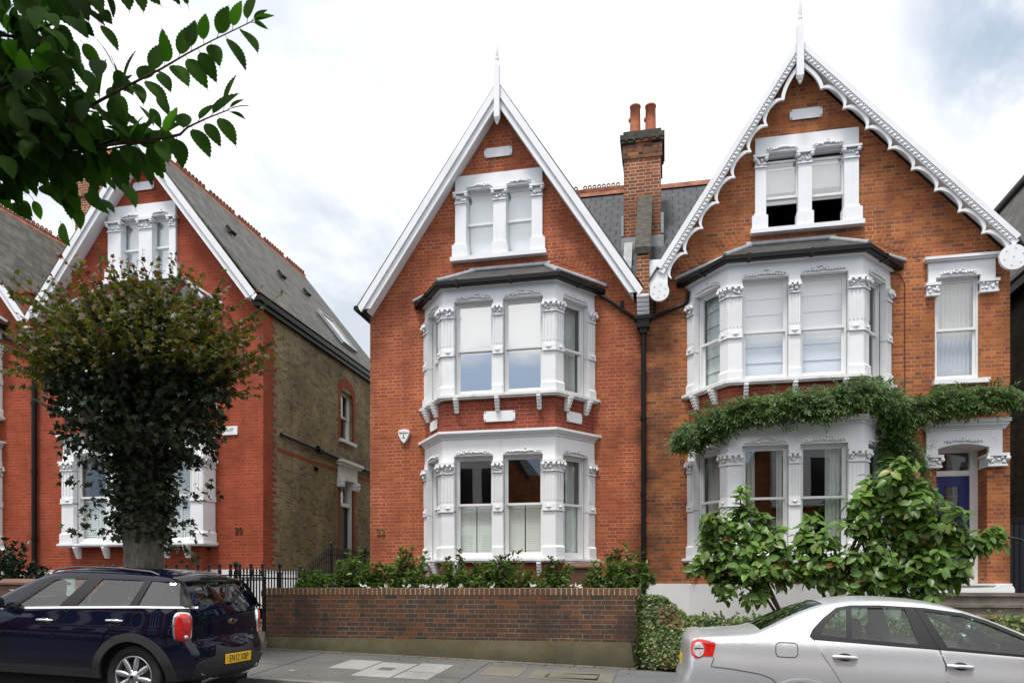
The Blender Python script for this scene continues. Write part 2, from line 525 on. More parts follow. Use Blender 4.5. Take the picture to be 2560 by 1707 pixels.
def pilaster(parent, line, zl, rnd, flutes=True, square_ends=None):
    """carved pilaster following a short plan polyline"""
    mb = MB()
    zs, zb, zm0, zm1, zc0, zc1, zt = zl
    w = None
    pstrip(mb, line, -.14, .055, zs, zb - .035, None)
    pstrip(mb, line, -.14, .055, zb - .035, zb, None, None, .022)
    pstrip(mb, line, -.13, .02, zb, zm0, None)
    pstrip(mb, line, -.13, .042, zm0, zm1 - .02, None)
    pstrip(mb, line, -.13, .05, zm0 - .012, zm0 + .012, None)
    pstrip(mb, line, -.13, .02, zm1 - .02, zc0, None)
    pstrip(mb, line, -.13, .05, zc0 - .012, zc0 + .018, None)
    pstrip(mb, line, -.13, .03, zc0 + .018, zc1 - .05, None, None, .055)
    pstrip(mb, line, -.14, .085, zc1 - .05, zc1, None)
    pstrip(mb, line, -.10, .01, zc1, zt, None)
    for a, b in zip(line[:-1], line[1:]):
        T, L = face_T(a, b)
        if L < .08: continue
        nf = 3
        if flutes:
            for i in range(nf + 1):
                s = .02 + (L - .04) * i / nf
                mb2 = MB(T); mb2.box(s - .011, s + .011, .018, .031, zm1 + .06, zc0 - .05)
                mb._add(mb2.v, mb2.f)
        h = zc1 - zc0
        for s in (.012, L - .012):       # volutes
            mb.ball(T(s, .072, zc1 - .085), .04, 1, 1, 1, 8, 5)
        mb.ball(T(L / 2, .075, zc1 - .075), .03, 1.2, 1, 1, 6, 4)
        leafy(mb, T, .02, L - .02, zc0 + .04, zc1 - .09, .05, 7, rnd, .03)
        mb.ball(T(L / 2, .045, (zm0 + zm1) / 2 - .005), .03, 1, 1, 1, 8, 4)
        for q in (-.045, .045):
            mb.ball(T(L / 2 + q, .044, (zm0 + zm1) / 2 - .005), .013, 1, 1, 1, 6, 4)
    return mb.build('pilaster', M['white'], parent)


def garland(parent, T, s0, s1, z, rnd, o=.0):
    mb = MB()
    n = int((s1 - s0) / .048)
    for i in range(n):
        t = (i + .5) / n; e = 1 - abs(2 * t - 1)
        s = s0 + (s1 - s0) * t
        mb.ball(T(s, o + .012, z + .018 + .03 * e + rnd.uniform(-.014, .014)), .020 + .012 * e, 1.1, 1, .9, 6, 4)
        if rnd.random() < .7:
            mb.ball(T(s, o + .012, z + .04 + .075 * e * rnd.random()), .017, 1.4, 1, .8, 6, 4)
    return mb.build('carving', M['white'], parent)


def wavy(mb, T, s0, s1, z0, z1, o, amp=.022, per=.075, gather=None):
    n = max(6, int((s1 - s0) / .012)); m = 6
    vs = []
    for j in range(m + 1):
        t = j / m; z = z0 + (z1 - z0) * t
        g = 1 if gather is None else gather(t)
        for i in range(n + 1):
            u = i / n
            s = s0 + (s1 - s0) * u * g
            vs.append(T(s, o + amp * sin(2 * pi * u * (s1 - s0) / per + .4 * sin(3 * t)), z))
    mb._add(vs, [(j * (n + 1) + i, j * (n + 1) + i + 1, (j + 1) * (n + 1) + i + 1, (j + 1) * (n + 1) + i) for j in range(m) for i in range(n)], True)


def sash_window(parent, T, s0, s1, z0, z1, zr, glass='glass_dark', behind=(), o=-.12, open_by=0, top_drop=0, label=None):
    """sash window in an opening; zr = height of meeting rail"""
    mb = MB(T)
    fw = .035
    mb.box(s0, s0 + fw, o - .10, o, z0, z1); mb.box(s1 - fw, s1, o - .10, o, z0, z1)
    mb.box(s0 + fw, s1 - fw, o - .10, o, z1 - fw, z1); mb.box(s0 + fw, s1 - fw, o - .10, o, z0, z0 + fw)
    a, b = s0 + fw, s1 - fw; st = .035
    ot, ob = o - .03, o - .07
    t1 = z1 - fw - top_drop; tr = zr - top_drop
    mb.box(a, a + st, ot - .035, ot, tr, t1); mb.box(b - st, b, ot - .035, ot, tr, t1)
    mb.box(a + st, b - st, ot - .035, ot, t1 - .04, t1); mb.box(a + st, b - st, ot - .037, ot + .004, tr, tr + .045)
    bz = z0 + fw + open_by; bt = zr + .04 + open_by
    mb.box(a, a + st, ob - .035, ob, bz, bt); mb.box(b - st, b, ob - .035, ob, bz, bt)
    mb.box(a + st, b - st, ob - .035, ob, bz, bz + .08); mb.box(a + st, b - st, ob - .037, ob, bt - .04, bt)
    w = mb.build('sash_window', M['joinery'], parent)
    if label: tag(w, label)
    g = MB(T)
    g.poly((a + st, ot - .018, tr + .045), (b - st, ot - .018, tr + .045), (b - st, ot - .018, t1 - .04), (a + st, ot - .018, t1 - .04))
    g.poly((a + st, ob - .018, bz + .08), (b - st, ob - .018, bz + .08), (b - st, ob - .018, bt - .04), (a + st, ob - .018, bt - .04))
    g.build('pane', M[glass], w, recalc=False)
    for kind, *p in behind:
        m = MB(T)
        if kind == 'blind':
            zb, zt, mt, folds = p
            n = max(1, folds)
            for i in range(n):
                q0 = zb + (zt - zb) * i / n; q1 = zb + (zt - zb) * (i + 1) / n
                m._add([(a - .02, o - .17, q0), (b + .02, o - .17, q0), (b + .02, o - .187 if folds > 1 else o - .17, q1), (a - .02, o - .187 if folds > 1 else o - .17, q1)], [(0, 1, 2, 3)])
            m.build('blind', M[mt], w, recalc=False)
        elif kind == 'curtain':
            c0, c1 = p[0], p[1]
            wavy(m, T and (lambda s, oo, z: (s, oo, z)), a + (b - a) * c0, a + (b - a) * c1, z0 + .03, z1, o - .2, gather=p[2] if len(p) > 2 else None)
            m.build('curtain', M['curtain'], w, recalc=False)
        elif kind == 'shutter':
            zt = p[0]; mid = (a + b) / 2
            tilt = p[1] if len(p) > 1 else .006
            for q0, q1 in ((a, mid - .012), (mid + .012, b)):
                m.box(q0, q0 + .04, o - .17, o - .145, z0 + .04, zt); m.box(q1 - .04, q1, o - .17, o - .145, z0 + .04, zt)
                m.box(q0 + .04, q1 - .04, o - .17, o - .145, zt - .05, zt); m.box(q0 + .04, q1 - .04, o - .17, o - .145, z0 + .04, z0 + .12)
                k = int((zt - z0 - .17) / .042)
                for i in range(k):
                    z = z0 + .12 + (zt - .05 - z0 - .12) * i / k; h = (zt - .05 - z0 - .12) / k
                    m.poly((q0 + .04, o - .15, z), (q1 - .04, o - .15, z), (q1 - .04, o - .15 - tilt, z + h), (q0 + .04, o - .15 - tilt, z + h))
                    m.poly((q0 + .04, o - .15, z), (q1 - .04, o - .15, z), (q1 - .04, o - .15 - tilt, z - .004), (q0 + .04, o - .15 - tilt, z - .004))
            m.build('shutter', M['shutter'], w, recalc=False)
    return w


def corbel(mb, T, s, zt, w=.075, h=.27, d=.15):
    n = 5
    mt = MB(T)
    for i in range(n):
        t = i / n
        dd = d * (1 - t) ** .8 + .025
        mt.box(s - w / 2, s + w / 2, -.02, dd, zt - h * (i + 1) / n + .012, zt - h * i / n)
        mt.box(s - w / 2 + .008, s + w / 2 - .008, -.02, dd - .014, zt - h * (i + 1) / n, zt - h * (i + 1) / n + .012)
    mb._add(mt.v, mt.f)


LOW = dict(sill=1.854, sillb=1.775, base=2.10, m0=2.78, m1=2.915, c0=3.536, c1=3.747, lin=3.875, top=4.22, rail=2.90)
UPP = dict(sill=5.075, sillb=4.985, base=5.264, m0=5.858, m1=5.991, c0=6.609, c1=6.813, lin=6.93, top=7.18, rail=5.97)


def bay_level(root, P, z, wins, rnd, cornice=True, cant=True, gl_o=.0):
    """one storey of a canted bay: P = four plan points; wins = list per light: (glass, behind, kw)"""
    f = lambda k: z[k]
    L = [hypot(b[0] - a[0], b[1] - a[1]) for a, b in zip(P[:-1], P[1:])]
    mb = MB()
    pstrip(mb, P, -.12, .0, z['lin'], z['top'])
    pstrip(mb, P, -.22, -.12, z['lin'] - .0, z['lin'] + .1)
    sm = MB()
    pstrip(sm, P, -.25, .10, z['sillb'] + .03, z['sill'] - .015)
    pstrip(sm, P, -.25, .085, z['sill'] - .015, z['sill'])
    pstrip(sm, P, -.25, .07, z['sillb'], z['sillb'] + .03)
    if cornice:
        t = z['top']
        pstrip(mb, P, -.12, .022, t - .012, t + .02)
        pstrip(mb, P, -.12, .05, t + .045, t + .085, .05, None, .085)
        pstrip(mb, P, -.12, .115, t + .085, t + .13)
        pstrip(mb, P, -.12, .03, t + .02, t + .045)
        pos = 0
        for i in range(3):
            T, l = face_T(P[i], P[i + 1])
            n = int(l / .034)
            d = MB(T)
            for k in range(n):
                s = l * (k + .5) / n
                d.box(s - .009, s + .009, .028, .046, t + .02, t + .043)
            mb._add(d.v, d.f)
    else:
        t = z['top']
        pstrip(mb, P, -.12, .03, t, t + .035, .05, None, .06)
        pstrip(mb, P, -.12, .065, t + .035, t + .07)
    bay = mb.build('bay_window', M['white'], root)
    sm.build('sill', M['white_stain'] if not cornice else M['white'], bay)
    # pilasters
    tot = sum(L)
    e = .20; cl = .21; cr = .24
    mid = L[0] + L[1] / 2
    zl = (z['sill'], z['base'], z['m0'], z['m1'], z['c0'], z['c1'], z['lin'])
    spans = []
    if cant:
        pil = [(-.0, e), (L[0] - cl, L[0] + cr), (mid - .1, mid + .1), (L[0] + L[1] - cr, L[0] + L[1] + cl), (tot - e, tot)]
        lights = [(0, e, L[0] - cl), (1, cr, L[1] / 2 - .1), (1, L[1] / 2 + .1, L[1] - cr), (2, cl, L[2] - e)]
    else:
        w3 = L[1]
        pil = [(0, L[0] + .30), (L[0] + w3 * .36 - .14, L[0] + w3 * .36 + .14), (L[0] + w3 * .665 - .14, L[0] + w3 * .665 + .14), (L[0] + w3 - .30, tot)]
        lights = [(1, .30, w3 * .36 - .14), (1, w3 * .36 + .14, w3 * .665 - .14), (1, w3 * .665 + .14, w3 - .30)]
    for a, b in pil:
        pilaster(bay, subline(P, a, b), zl, rnd)
    for (i, a, b), (gl, beh, kw) in zip(lights, wins):
        T, l = face_T(P[i], P[i + 1])
        sash_window(root, T, a + .002, b - .002, z['sill'] + .01, z['lin'] - .002, z['rail'], gl, beh, **kw)
        garland(bay, T, a + .03, b - .03, z['lin'] + .02, rnd)
        # reveals beside the sash
        for q0, q1 in ((a - .05, a), (b, b + .05)):
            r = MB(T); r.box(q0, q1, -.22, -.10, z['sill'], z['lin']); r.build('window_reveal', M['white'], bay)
    # corbels
    cm = MB()
    for i, ss in ((0, (.28, .8)), (1, (.3, L[1] / 2, L[1] - .3)), (2, (.3, .85))):
        if not cant and i != 1: continue
        T, l = face_T(P[i], P[i + 1])
        if not cant: ss = (.45, 1.2, 2.0, 2.75, l - .35)
        for s in ss:
            cm = MB(); corbel(cm, T, s, z['sillb']); cm.build('sill_bracket', M['white'], bay)
    return bay


def plaque(root, x0, x1, z0, z1, T=None):
    T = T or (lambda s, o, z: (s, -o, z))
    c = .05
    mb = MB(T)
    a, b, c0, c1, k = x0 + .025, x1 - .025, z0 + .025, z1 - .025, .045
    Q = [(a + k, c0), (b - k, c0), (b - k, c0 + k * .9), (b, c0 + k), (b, c1 - k), (b - k, c1 - k * .9), (b - k, c1), (a + k, c1), (a + k, c1 - k * .9), (a, c1 - k), (a, c0 + k), (a + k, c0 + k * .9)]
    mb.prism([(p[0], .0225, p[1]) for p in Q], (0, .0115, 0))
    for x in (x0 + .045, x1 - .045):
        for z in (z0 + .045, z1 - .045): mb.ball((x, .022, z), .018, 1, 1, 1, 6, 4)
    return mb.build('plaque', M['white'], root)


def attic_window(root, x0, x1, zt, zs, lights, rnd, wins, rail, sill_ext=.09):
    """twin sash window with stucco surround in the gable; lights: x ranges"""
    T = lambda s, o, z: (s, -o, z)
    lin = zt - .30
    mb = MB()
    h = lambda a, b, c, d, y: mb.box(a, b, y, .02, c, d)
    mb.box(x0, x1, -.075, .12, lin, zt)                       # lintel
    bay = mb.build('window_surround', M['white'], root)
    mb = MB(); mb.box(x0 - sill_ext, x1 + sill_ext, -.15, .12, zs, zs + .085); mb.build('sill', M['white'], bay)
    edges = [(x0, lights[0][0]), (lights[0][1], lights[1][0]), (lights[1][1], x1)]
    for i, (a, b) in enumerate(edges):
        zl = (zs + .085, zs + .40, 0, 0, zt - .56, zt - .345, lin)
        p = MB(T)
        p.box(a - (.06 if i == 0 else .03), b + (.06 if i == 2 else .03), -.12, .105, zs + .085, zs + .35)
        p.box(a - (.02 if i == 0 else 0), b + (.02 if i == 2 else 0), -.12, .078, zs + .35, zs + .40)
        p.box(a, b, -.12, .07, zs + .40, zt - .56)
        p.box(a - .01, b + .01, -.10, .095, zt - .575, zt - .55)
        p.box(a, b, -.10, .075, zt - .55, zt - .39)
        p.box(a - .04, b + .04, -.10, .14, zt - .39, zt - .345)
        p.box(a, b, -.10, .072, zt - .345, lin)
        pm = MB(); pm._add(p.v, p.f)
        for s in (a, b): pm.ball((s, -.10, zt - .42), .045, 1, 1, 1, 8, 5)
        leafy(pm, T, a + .02, b - .02, zt - .53, zt - .43, .085, 8, rnd, .035)
        pm.build('pilaster', M['white'], bay)
    for (a, b), (gl, beh, kw) in zip(lights, wins):
        a -= .05; b += .05
        sash_window(root, T, a, b, zs + .085, lin, rail, gl, beh, o=-.03, **kw)
        garland(bay, T, a + .06, b - .06, lin + .02, rnd, .075)
    return bay


def gable_roof(root, xl, xa, xr, zl, za, zr, y0, y1, mat, th=.09, ridge=True, name='roof'):
    mb = MB()
    for (ax, az), (bx, bz) in (((xl, zl), (xa, za)), ((xr, zr), (xa, za))):
        d = Vector((bx - ax, bz - az)).normalized(); n = Vector((-d.y, d.x))
        if n.y < 0: n = -n
        P = [(ax, az), (bx, bz), (bx + 0, bz + th / max(.2, n.y)), (ax + n.x * th, az + n.y * th)]
        mb.prism([(p[0], y0, p[1]) for p in P], (0, y1 - y0, 0))
    r = mb.build(name, mat, root)
    return r


def ridge_crest(parent, p0, p1, pitch=.115, r=.05, holes=True, base=.09):
    """red ridge tiles with a row of pierced rings"""
    p0 = Vector(p0); p1 = Vector(p1); L = (p1 - p0).length; d = (p1 - p0) / L
    mb = MB()
    side = Vector((-d.y, d.x, 0))
    mb.prism([tuple(p0 + side * .11 + Vector((0, 0, -.1))), tuple(p0 + Vector((0, 0, .06))), tuple(p0 - side * .11 + Vector((0, 0, -.1)))], tuple(d * L))
    if holes:
        mb.prism([tuple(p0 + side * .02 + Vector((0, 0, .04))), tuple(p0 + side * .02 + Vector((0, 0, .04 + base))), tuple(p0 - side * .02 + Vector((0, 0, .04 + base))), tuple(p0 - side * .02 + Vector((0, 0, .04)))], tuple(d * L))
        n = int(L / pitch)
        for i in range(n):
            if i % 9 == 8: continue
            c = p0 + d * (pitch * (i + .5)) + Vector((0, 0, .04 + base + r * .85))
            m = 12; vs = []
            for k in range(m):
                a = 2 * pi * k / m
                for rr in (r, r * .58):
                    for q in (.018, -.018):
                        vs.append(tuple(c + d * rr * cos(a) + Vector((0, 0, rr * sin(a))) + side * q))
            fs = []
            for k in range(m):
                a, b = k * 4, ((k + 1) % m) * 4
                fs += [(a, a + 1, b + 1, b), (a + 2, b + 2, b + 3, a + 3), (a, b, b + 2, a + 2), (a + 1, a + 3, b + 3, b + 1)]
            mb._add(vs, fs)
    return mb.build('ridge_tiles', M['ridge'], parent)


def bay_roof(root, P, zg, tops, mat, sub=True):
    """hipped slate roof over the bay; tops = [(x,z),(x,z)] against the wall"""
    E = offset_line(P, .15, .02)
    e = [(p.x, p.y, zg) for p in E]
    t0 = (tops[0][0], -.005, tops[0][1]); t1 = (tops[1][0], -.005, tops[1][1])
    mb = MB()
    mb.poly(e[0], e[1], t0); mb.poly(e[1], e[2], t1, t0); mb.poly(e[2], e[3], t1)
    low = [(p[0], p[1], p[2] - .03) for p in e]
    for i in range(3): mb.poly(low[i], low[i + 1], e[i + 1], e[i])
    mb.poly(*low)
    mb.poly((e[0][0], .0, zg - .03), (e[3][0], .0, zg - .03), (t1[0], .0, t1[2]), (t0[0], .0, t0[2]))
    r = mb.build('bay_roof', mat, root)
    f = MB()
    for a, b in ((e[1], t0), (e[2], t1)):
        f.rod((a[0], a[1], a[2] + .015), (b[0], b[1], b[2] + .015), .05, n=6)
    f.rod((t0[0] - .1, -.03, t0[2] + .02), (t1[0] + .1, -.03, t1[2] + .02), .055, n=6)
    f.rod((e[0][0] - .05, -.03, zg + .06), (t0[0], -.03, t0[2] + .02), .04, n=6)
    f.rod((e[3][0] + .05, -.03, zg + .06), (t1[0], -.03, t1[2] + .02), .04, n=6)
    f.build('lead_flashing', M['lead'], r)
    g = MB()
    pstrip(g, P, .05, .19, zg - .085, zg - .005, -.02)
    pstrip(g, P, .07, .17, zg - .105, zg - .085, -.02)
    # joints
    for i in range(3):
        T, L = face_T(P[i], P[i + 1])
        for s in ([L * .5] if i != 1 else [L * .15, L * .62]):
            q = MB(T); q.box(s - .03, s + .03, .05, .203, zg - .112, zg + .002); g._add(q.v, q.f)
    g.build('gutter', M['black'], root)
    return r


def finial(root, x, y, z_pend, z_peak, z_top, post=.055):
    mb = MB()
    zp0 = z_pend + .13; zp1 = z_peak + .33
    b = [(x - post, y - post), (x + post, y - post), (x + post, y + post), (x - post, y + post)]
    mb.box(x - post, x + post, y - post, y + post, zp0, zp1)
    mb.lathe([(0, z_pend), (.022, z_pend + .005), (.034, z_pend + .035), (.03, z_pend + .06), (.05, z_pend + .07), (.05, z_pend + .10), (.062, z_pend + .115), (.062, z_pend + .14)], (x, y, 0), n=12)
    mb.lathe([(.06, zp1), (.05, zp1 + .03), (.035, zp1 + .045), (.045, zp1 + .08), (.028, zp1 + .10), (.04, zp1 + .135), (.046, zp1 + .16), (.03, zp1 + .175), (.034, zp1 + .19), (.026, zp1 + .19 + (z_top - zp1 - .19) * .5), (.006, z_top)], (x, y, 0), n=12)
    return mb.build('finial', M['white'], root)


def wall_thing(root, outer, holes, mat, y1=.3):
    return plate(MB(), outer, holes, 0, y1).build('wall', mat, root)


def room(root, x0, x1, z0, z1, P=None, y=2.4, mat='dark'):
    """dim interior behind an opening"""
    x0 -= .012; x1 += .012; z0 -= .012; z1 += .012
    mb = MB()
    pts = [(x0, y), (x0, .05)] + ([(p.x, p.y) for p in offset_line(P, -.24, .05)] if P else []) + [(x1, .05), (x1, y)]
    for z in (z0, z1): mb.poly(*[(a, b, z) for a, b in pts])
    mb.poly((x0, y, z0), (x1, y, z0), (x1, y, z1), (x0, y, z1))
    mb.poly((x0, y, z0), (x0, .05, z0), (x0, .05, z1), (x0, y, z1)); mb.poly((x1, y, z0), (x1, .05, z0), (x1, .05, z1), (x1, y, z1))
    return mb.build('interior', M[mat], root, recalc=False)


def text_mesh(body, size, T, mat, parent, name='lettering', extrude=.002, align='CENTER', squeeze=1.0):
    c = bpy.data.curves.new('txt', 'FONT'); c.body = body; c.size = size; c.extrude = extrude; c.align_x = align; c.align_y = 'CENTER'
    o = bpy.data.objects.new('txt', c); COL.objects.link(o)
    bpy.context.view_layer.update()
    me = o.to_mesh()
    mb = MB(T)
    mb._add([(v.co.x * squeeze, v.co.z, v.co.y) for v in me.vertices], [tuple(p.vertices) for p in me.polygons])
    o.to_mesh_clear(); bpy.data.objects.remove(o); bpy.data.curves.remove(c)
    return mb.build(name, mat, parent, recalc=False)


def brick_arch(root, P0, P1, n, mat, h=.23, rise=.0):
    """row of upright bricks fanning along a line on the wall"""
    mb = MB()
    for i in range(n):
        t = (i + .5) / n
        x = P0[0] + (P1[0] - P0[0]) * t; z = P0[1] + (P1[1] - P0[1]) * t + rise * 4 * t * (1 - t)
        d = Vector((P1[0] - P0[0], P1[1] - P0[1])).normalized(); nn = Vector((-d.y, d.x))
        if nn.y < 0: nn = -nn
        w = .032
        c = [(x - d.x * w, z - d.y * w), (x + d.x * w, z + d.y * w), (x + d.x * w + nn.x * h, z + d.y * w + nn.y * h), (x - d.x * w + nn.x * h, z - d.y * w + nn.y * h)]
        mb.prism([(p[0], -.006, p[1]) for p in c], (0, .02, 0))
    return mb.build('brick_arch', mat, root)
# ------------------------------------------------------------------ copies
def copy_tree(o, parent=None):
    c = o.copy(); COL.objects.link(c)
    if parent is not None: c.parent = parent
    for ch in [x for x in bpy.data.objects if x.parent == o]: copy_tree(ch, c)
    return c


def kids(o):
    return [x for x in bpy.data.objects if x.parent == o]


rnd = random.Random(3)


def canted(xl, xr, p=.9, w=.67):
    return [(xl, 0), (xl + w, -p), (xr - w, -p), (xr, 0)]


def shift(z, d):
    return {k: v + d for k, v in z.items()}


def barge_plain(root, foot_l, apex, foot_r, t=.225, y=-.33):
    mb = MB()
    for f, sg in ((foot_l, 1), (foot_r, -1)):
        sl = (apex[1] - f[1]) / abs(apex[0] - f[0]); v = t * sqrt(1 + sl * sl)
        def at(k, x0=f[0]): return None
        def line(off): return lambda x: apex[1] - off - sl * abs(apex[0] - x)
        a0 = line(0); a1 = line(v)
        P = [(f[0], f[1]), (apex[0], apex[1]), (apex[0], apex[1] - v), (f[0] + sg * .24, a1(f[0] + sg * .24)), (f[0] + sg * .09, a1(f[0] + sg * .24) - .0)]
        mb.prism([(x, y + .02, z) for x, z in P], (0, .04, 0))
        v2 = .11 * sqrt(1 + sl * sl)
        P2 = [(f[0] - sg * .03, f[1] - .01), (apex[0], apex[1] + .035), (apex[0], apex[1] - v2), (f[0] + sg * .05, line(v2)(f[0] + sg * .05))]
        mb.prism([(x, y - .02, z) for x, z in P2], (0, .04, 0))
        # soffit between board and wall
        v3 = v - .05
        P3 = [(f[0] + sg * .16, line(v3)(f[0] + sg * .16)), (apex[0], apex[1] - v3), (apex[0], apex[1] - v3 + .04), (f[0] + sg * .16, line(v3)(f[0] + sg * .16) + .04)]
        mb.prism([(x, y + .06, z) for x, z in P3], (0, -y - .06 + .01, 0))
    return mb.build('bargeboard', M['white'], root)


# ------------------------------------------------------------------ middle house (no. 22)
def house_b():
    R = thing('brick_house', 'middle red brick house with plain white bargeboards and a brass number 22', 'house', (-3.35, 0, .25))
    P = canted(-5.015, -1.42)
    wall = wall_thing(R, [(-6.25, .25), (-.442, .25), (-.442, 7.2), (-3.35, 11.32), (-6.25, 7.2)],
                      [rect(-4.97, -1.46, 1.7, 4.3), rect(-4.97, -1.46, 4.95, 7.2), rect(-4.2, -2.6, 8.12, 9.62)], M['brick_b'], .4)
    mb = MB(); mb.box(-6.25, -5.95, .4, 9, .25, 7.2); mb.box(-6.25, -.44, 8.7, 9, .25, 7.2)
    tag(mb.build('side_wall', M['stock'], R), 'yellow stock brick flank wall')
    # apron brickwork of the bay
    mb = MB(); pstrip(mb, P, -.2, -.012, 4.36, 5.0); mb.build('bay_apron', M['brick_dark_red'], R)
    mb = MB(); pstrip(mb, P, -.2, -.012, .3, 1.79); mb.build('bay_apron', M['brick_dark_red'], R)
    half = ('shutter', 2.90, .006)
    bay_level(R, P, LOW, [('glass_dark', [('shutter', 2.9, .006)], {}), ('glass_dark', [half], {}), ('glass_dark', [half], {}), ('glass_dark', [half, ('curtain', .55, 1)], {})], rnd)
    bl = ('blind', 5.95, 6.93, 'blind', 1)
    bay_level(R, P, UPP, [('glass_dark', [('curtain', .0, .9)], {}), ('glass_sky', [bl], {}), ('glass_sky', [bl], {}), ('glass_dark', [('curtain', 0, 1)], {})], rnd, cornice=False)
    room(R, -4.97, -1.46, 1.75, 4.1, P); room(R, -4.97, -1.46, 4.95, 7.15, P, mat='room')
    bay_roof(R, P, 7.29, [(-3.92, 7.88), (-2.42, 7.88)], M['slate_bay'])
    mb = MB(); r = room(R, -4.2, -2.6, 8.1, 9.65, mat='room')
    b2 = [('blind', 8.2, 9.55, 'blind2', 1)]
    attic_window(R, -4.327, -2.478, 9.87, 8.085, [(-4.09, -3.51), (-3.24, -2.70)], rnd, [('glass_blind', b2, {}), ('glass_blind', b2, {})], 8.87)
    plaque(R, -3.735, -3.09, 10.19, 10.435)
    T1, L1 = face_T(P[1], P[2]); plaque(R, .82, 1.50, 4.50, 4.755, lambda s, o, z: T1(s, o - .01, z))
    T0, L0 = face_T(P[0], P[1]); plaque(R, .38, .86, 4.47, 4.71, lambda s, o, z: T0(s, o - .01, z))
    T2, L2 = face_T(P[2], P[3]); plaque(R, .28, .76, 4.50, 4.755, lambda s, o, z: T2(s, o - .01, z))
    gable_roof(R, -6.45, -3.36, -.44, 7.13, 11.53, 7.13, -.34, 9, M['slate'], .028)
    barge_plain(R, (-6.36, 7.22), (-3.36, 11.52), (-.47, 7.12))
    g = MB(); g.rod((-6.42, -.36, 7.18), (-6.42, 9, 7.18), .06); g.build('gutter', M['black'], R)
    finial(R, -3.36, -.36, 10.68, 11.52, 12.36)
    brick_arch(R, (-5.45, 7.33), (-4.05, 7.98), 17, M['brick_b']); brick_arch(R, (-2.33, 8.02), (-1.0, 7.36), 17, M['brick_b'])
    # shared link roof, chimney and parapet
    lz = lambda z: .35 + (z - 7.3) / 1.24
    mb = MB(); mb.poly((-.75, lz(7.3), 7.3), (-.15, lz(7.3), 7.3), (2.2, lz(10.95), 10.95), (-3.1, lz(10.95), 10.95))
    mb.poly((-3.1, lz(10.95), 10.95), (2.2, lz(10.95), 10.95), (0.1, 6.4, 7.3), (-1, 6.4, 7.3))
    rf = mb.build('link_roof', M['slate'], R)
    ridge_crest(rf, (-3.05, lz(10.95), 10.97), (-.85, lz(10.95), 10.97))
    ridge_crest(rf, (-.15, lz(10.95), 10.97), (2.15, lz(10.95), 10.97), holes=False)
    mb = MB(); mb.box(-.92, -.11, 1.6, 2.5, 8.3, 11.2); ch = mb.build('chimney', M['chimney'], R)
    mb = MB()
    mb.box(-.95, -.08, 1.57, 2.53, 10.76, 10.82)
    mb.box(-.945, -.085, 1.575, 2.525, 10.82, 11.10); mb.box(-.98, -.05, 1.54, 2.56, 11.10, 11.17)
    mb.build('chimney_band', M['chim_dark'], ch)
    mb = MB(); mb.box(-1.0, -.03, 1.52, 2.58, 11.17, 11.28); mb.box(-.93, -.10, 1.59, 2.51, 11.28, 11.38)
    for i in range(5): mb.rod((-.86 + i * .17, 1.505, 11.16), (-.86 + i * .17, 1.56, 11.16), .035, n=8)
    mb.build('chimney_cap', M['soot_stone'], ch)
    for x, y in ((-.68, 1.9), (-.34, 1.95)):
        mb = MB(); mb.lathe([(.125, 11.35), (.118, 11.7), (.112, 12.07), (.125, 12.075), (.125, 12.11), (.105, 12.12), (.10, 12.0)], (x, y, 0), n=20)
        mb.ball((x - .125, y - .02, 11.8), .045, .6, 1, 1.2)
        mb.build('chimney_pot', M['terracotta'], ch)
    mb = MB()
    for (a, b) in (((-.97, 1.55), (-.92, 2.2)), ((-.11, 1.55), (-.05, 2.0))): mb.box(a[0], b[0], a[1], b[1], 9.05, 9.5)
    mb.box(-.97, -.05, 1.52, 1.6, 8.75, 9.0)
    mb.prism([(-.9, .72, 7.82), (-.72, .72, 7.82), (-.72, 1.55, 8.86), (-.9, 1.55, 8.86)], (0, -.02, .04))
    mb.build('lead_flashing', M['lead'], ch)
    mb = MB(); mb.prism([(-.56, -.34, 7.02), (-.56, -.34, 7.78), (-.56, 1.7, 9.85), (-.56, 1.7, 7.2), (-.56, .0, 7.02)], (.235, 0, 0)); pw = mb.build('parapet', M['chimney'], R)
    mb = MB(); mb.prism([(-.60, -.38, 7.79), (-.60, -.38, 7.92), (-.60, 1.62, 9.94), (-.60, 1.62, 9.8)], (.31, 0, 0)); mb.build('parapet_coping', M['soot_stone'], pw)
    mb = MB()
    for i in range(5): mb.box(-.56, -.325, -.34 + .05 * i, .02, 7.02 - .066 * (i + 1) + .02, 7.02 - .066 * i)
    for i in range(5): mb.box(-.555, -.33, -.325 + .05 * i, .02, 7.02 - .066 * (i + 1), 7.02 - .066 * (i + 1) + .02)
    mb.build('parapet_bracket', M['white'], pw)
    # rainwater pipes
    mb = MB()
    mb.tube([(-1.3, -.05, 7.16), (-1.2, -.06, 7.1), (-.62, -.06, 6.66), (-.5, -.07, 6.6)], .035)
    mb.tube([(.43, -.06, 7.1), (.40, -.06, 6.9), (.3, -.06, 6.83), (-.28, -.06, 6.64), (-.38, -.07, 6.6)], .035)
    mb.tube([(-.86, -.07, 7.0), (-.86, -.06, 6.8)], .035); mb.tube([(-.22, -.07, 6.95), (-.22, -.06, 6.62)], .03)
    mb.box(-.56, -.32, -.2, -.01, 6.42, 6.62); mb.box(-.60, -.28, -.22, .0, 6.58, 6.64); mb.box(-.51, -.37, -.16, -.02, 6.32, 6.42)
    mb.rod((-.44, -.09, 6.34), (-.44, -.09, .35), .048, n=10)
    for z in (6.1, 4.6, 3.1, 1.6): mb.rod((-.44, -.09, z), (-.44, -.09, z + .07), .06, n=10)
    mb.build('downpipe', M['black'], R)
    # alarm box and number
    T = lambda s, o, z: (s, -o, z)
    mb = MB()
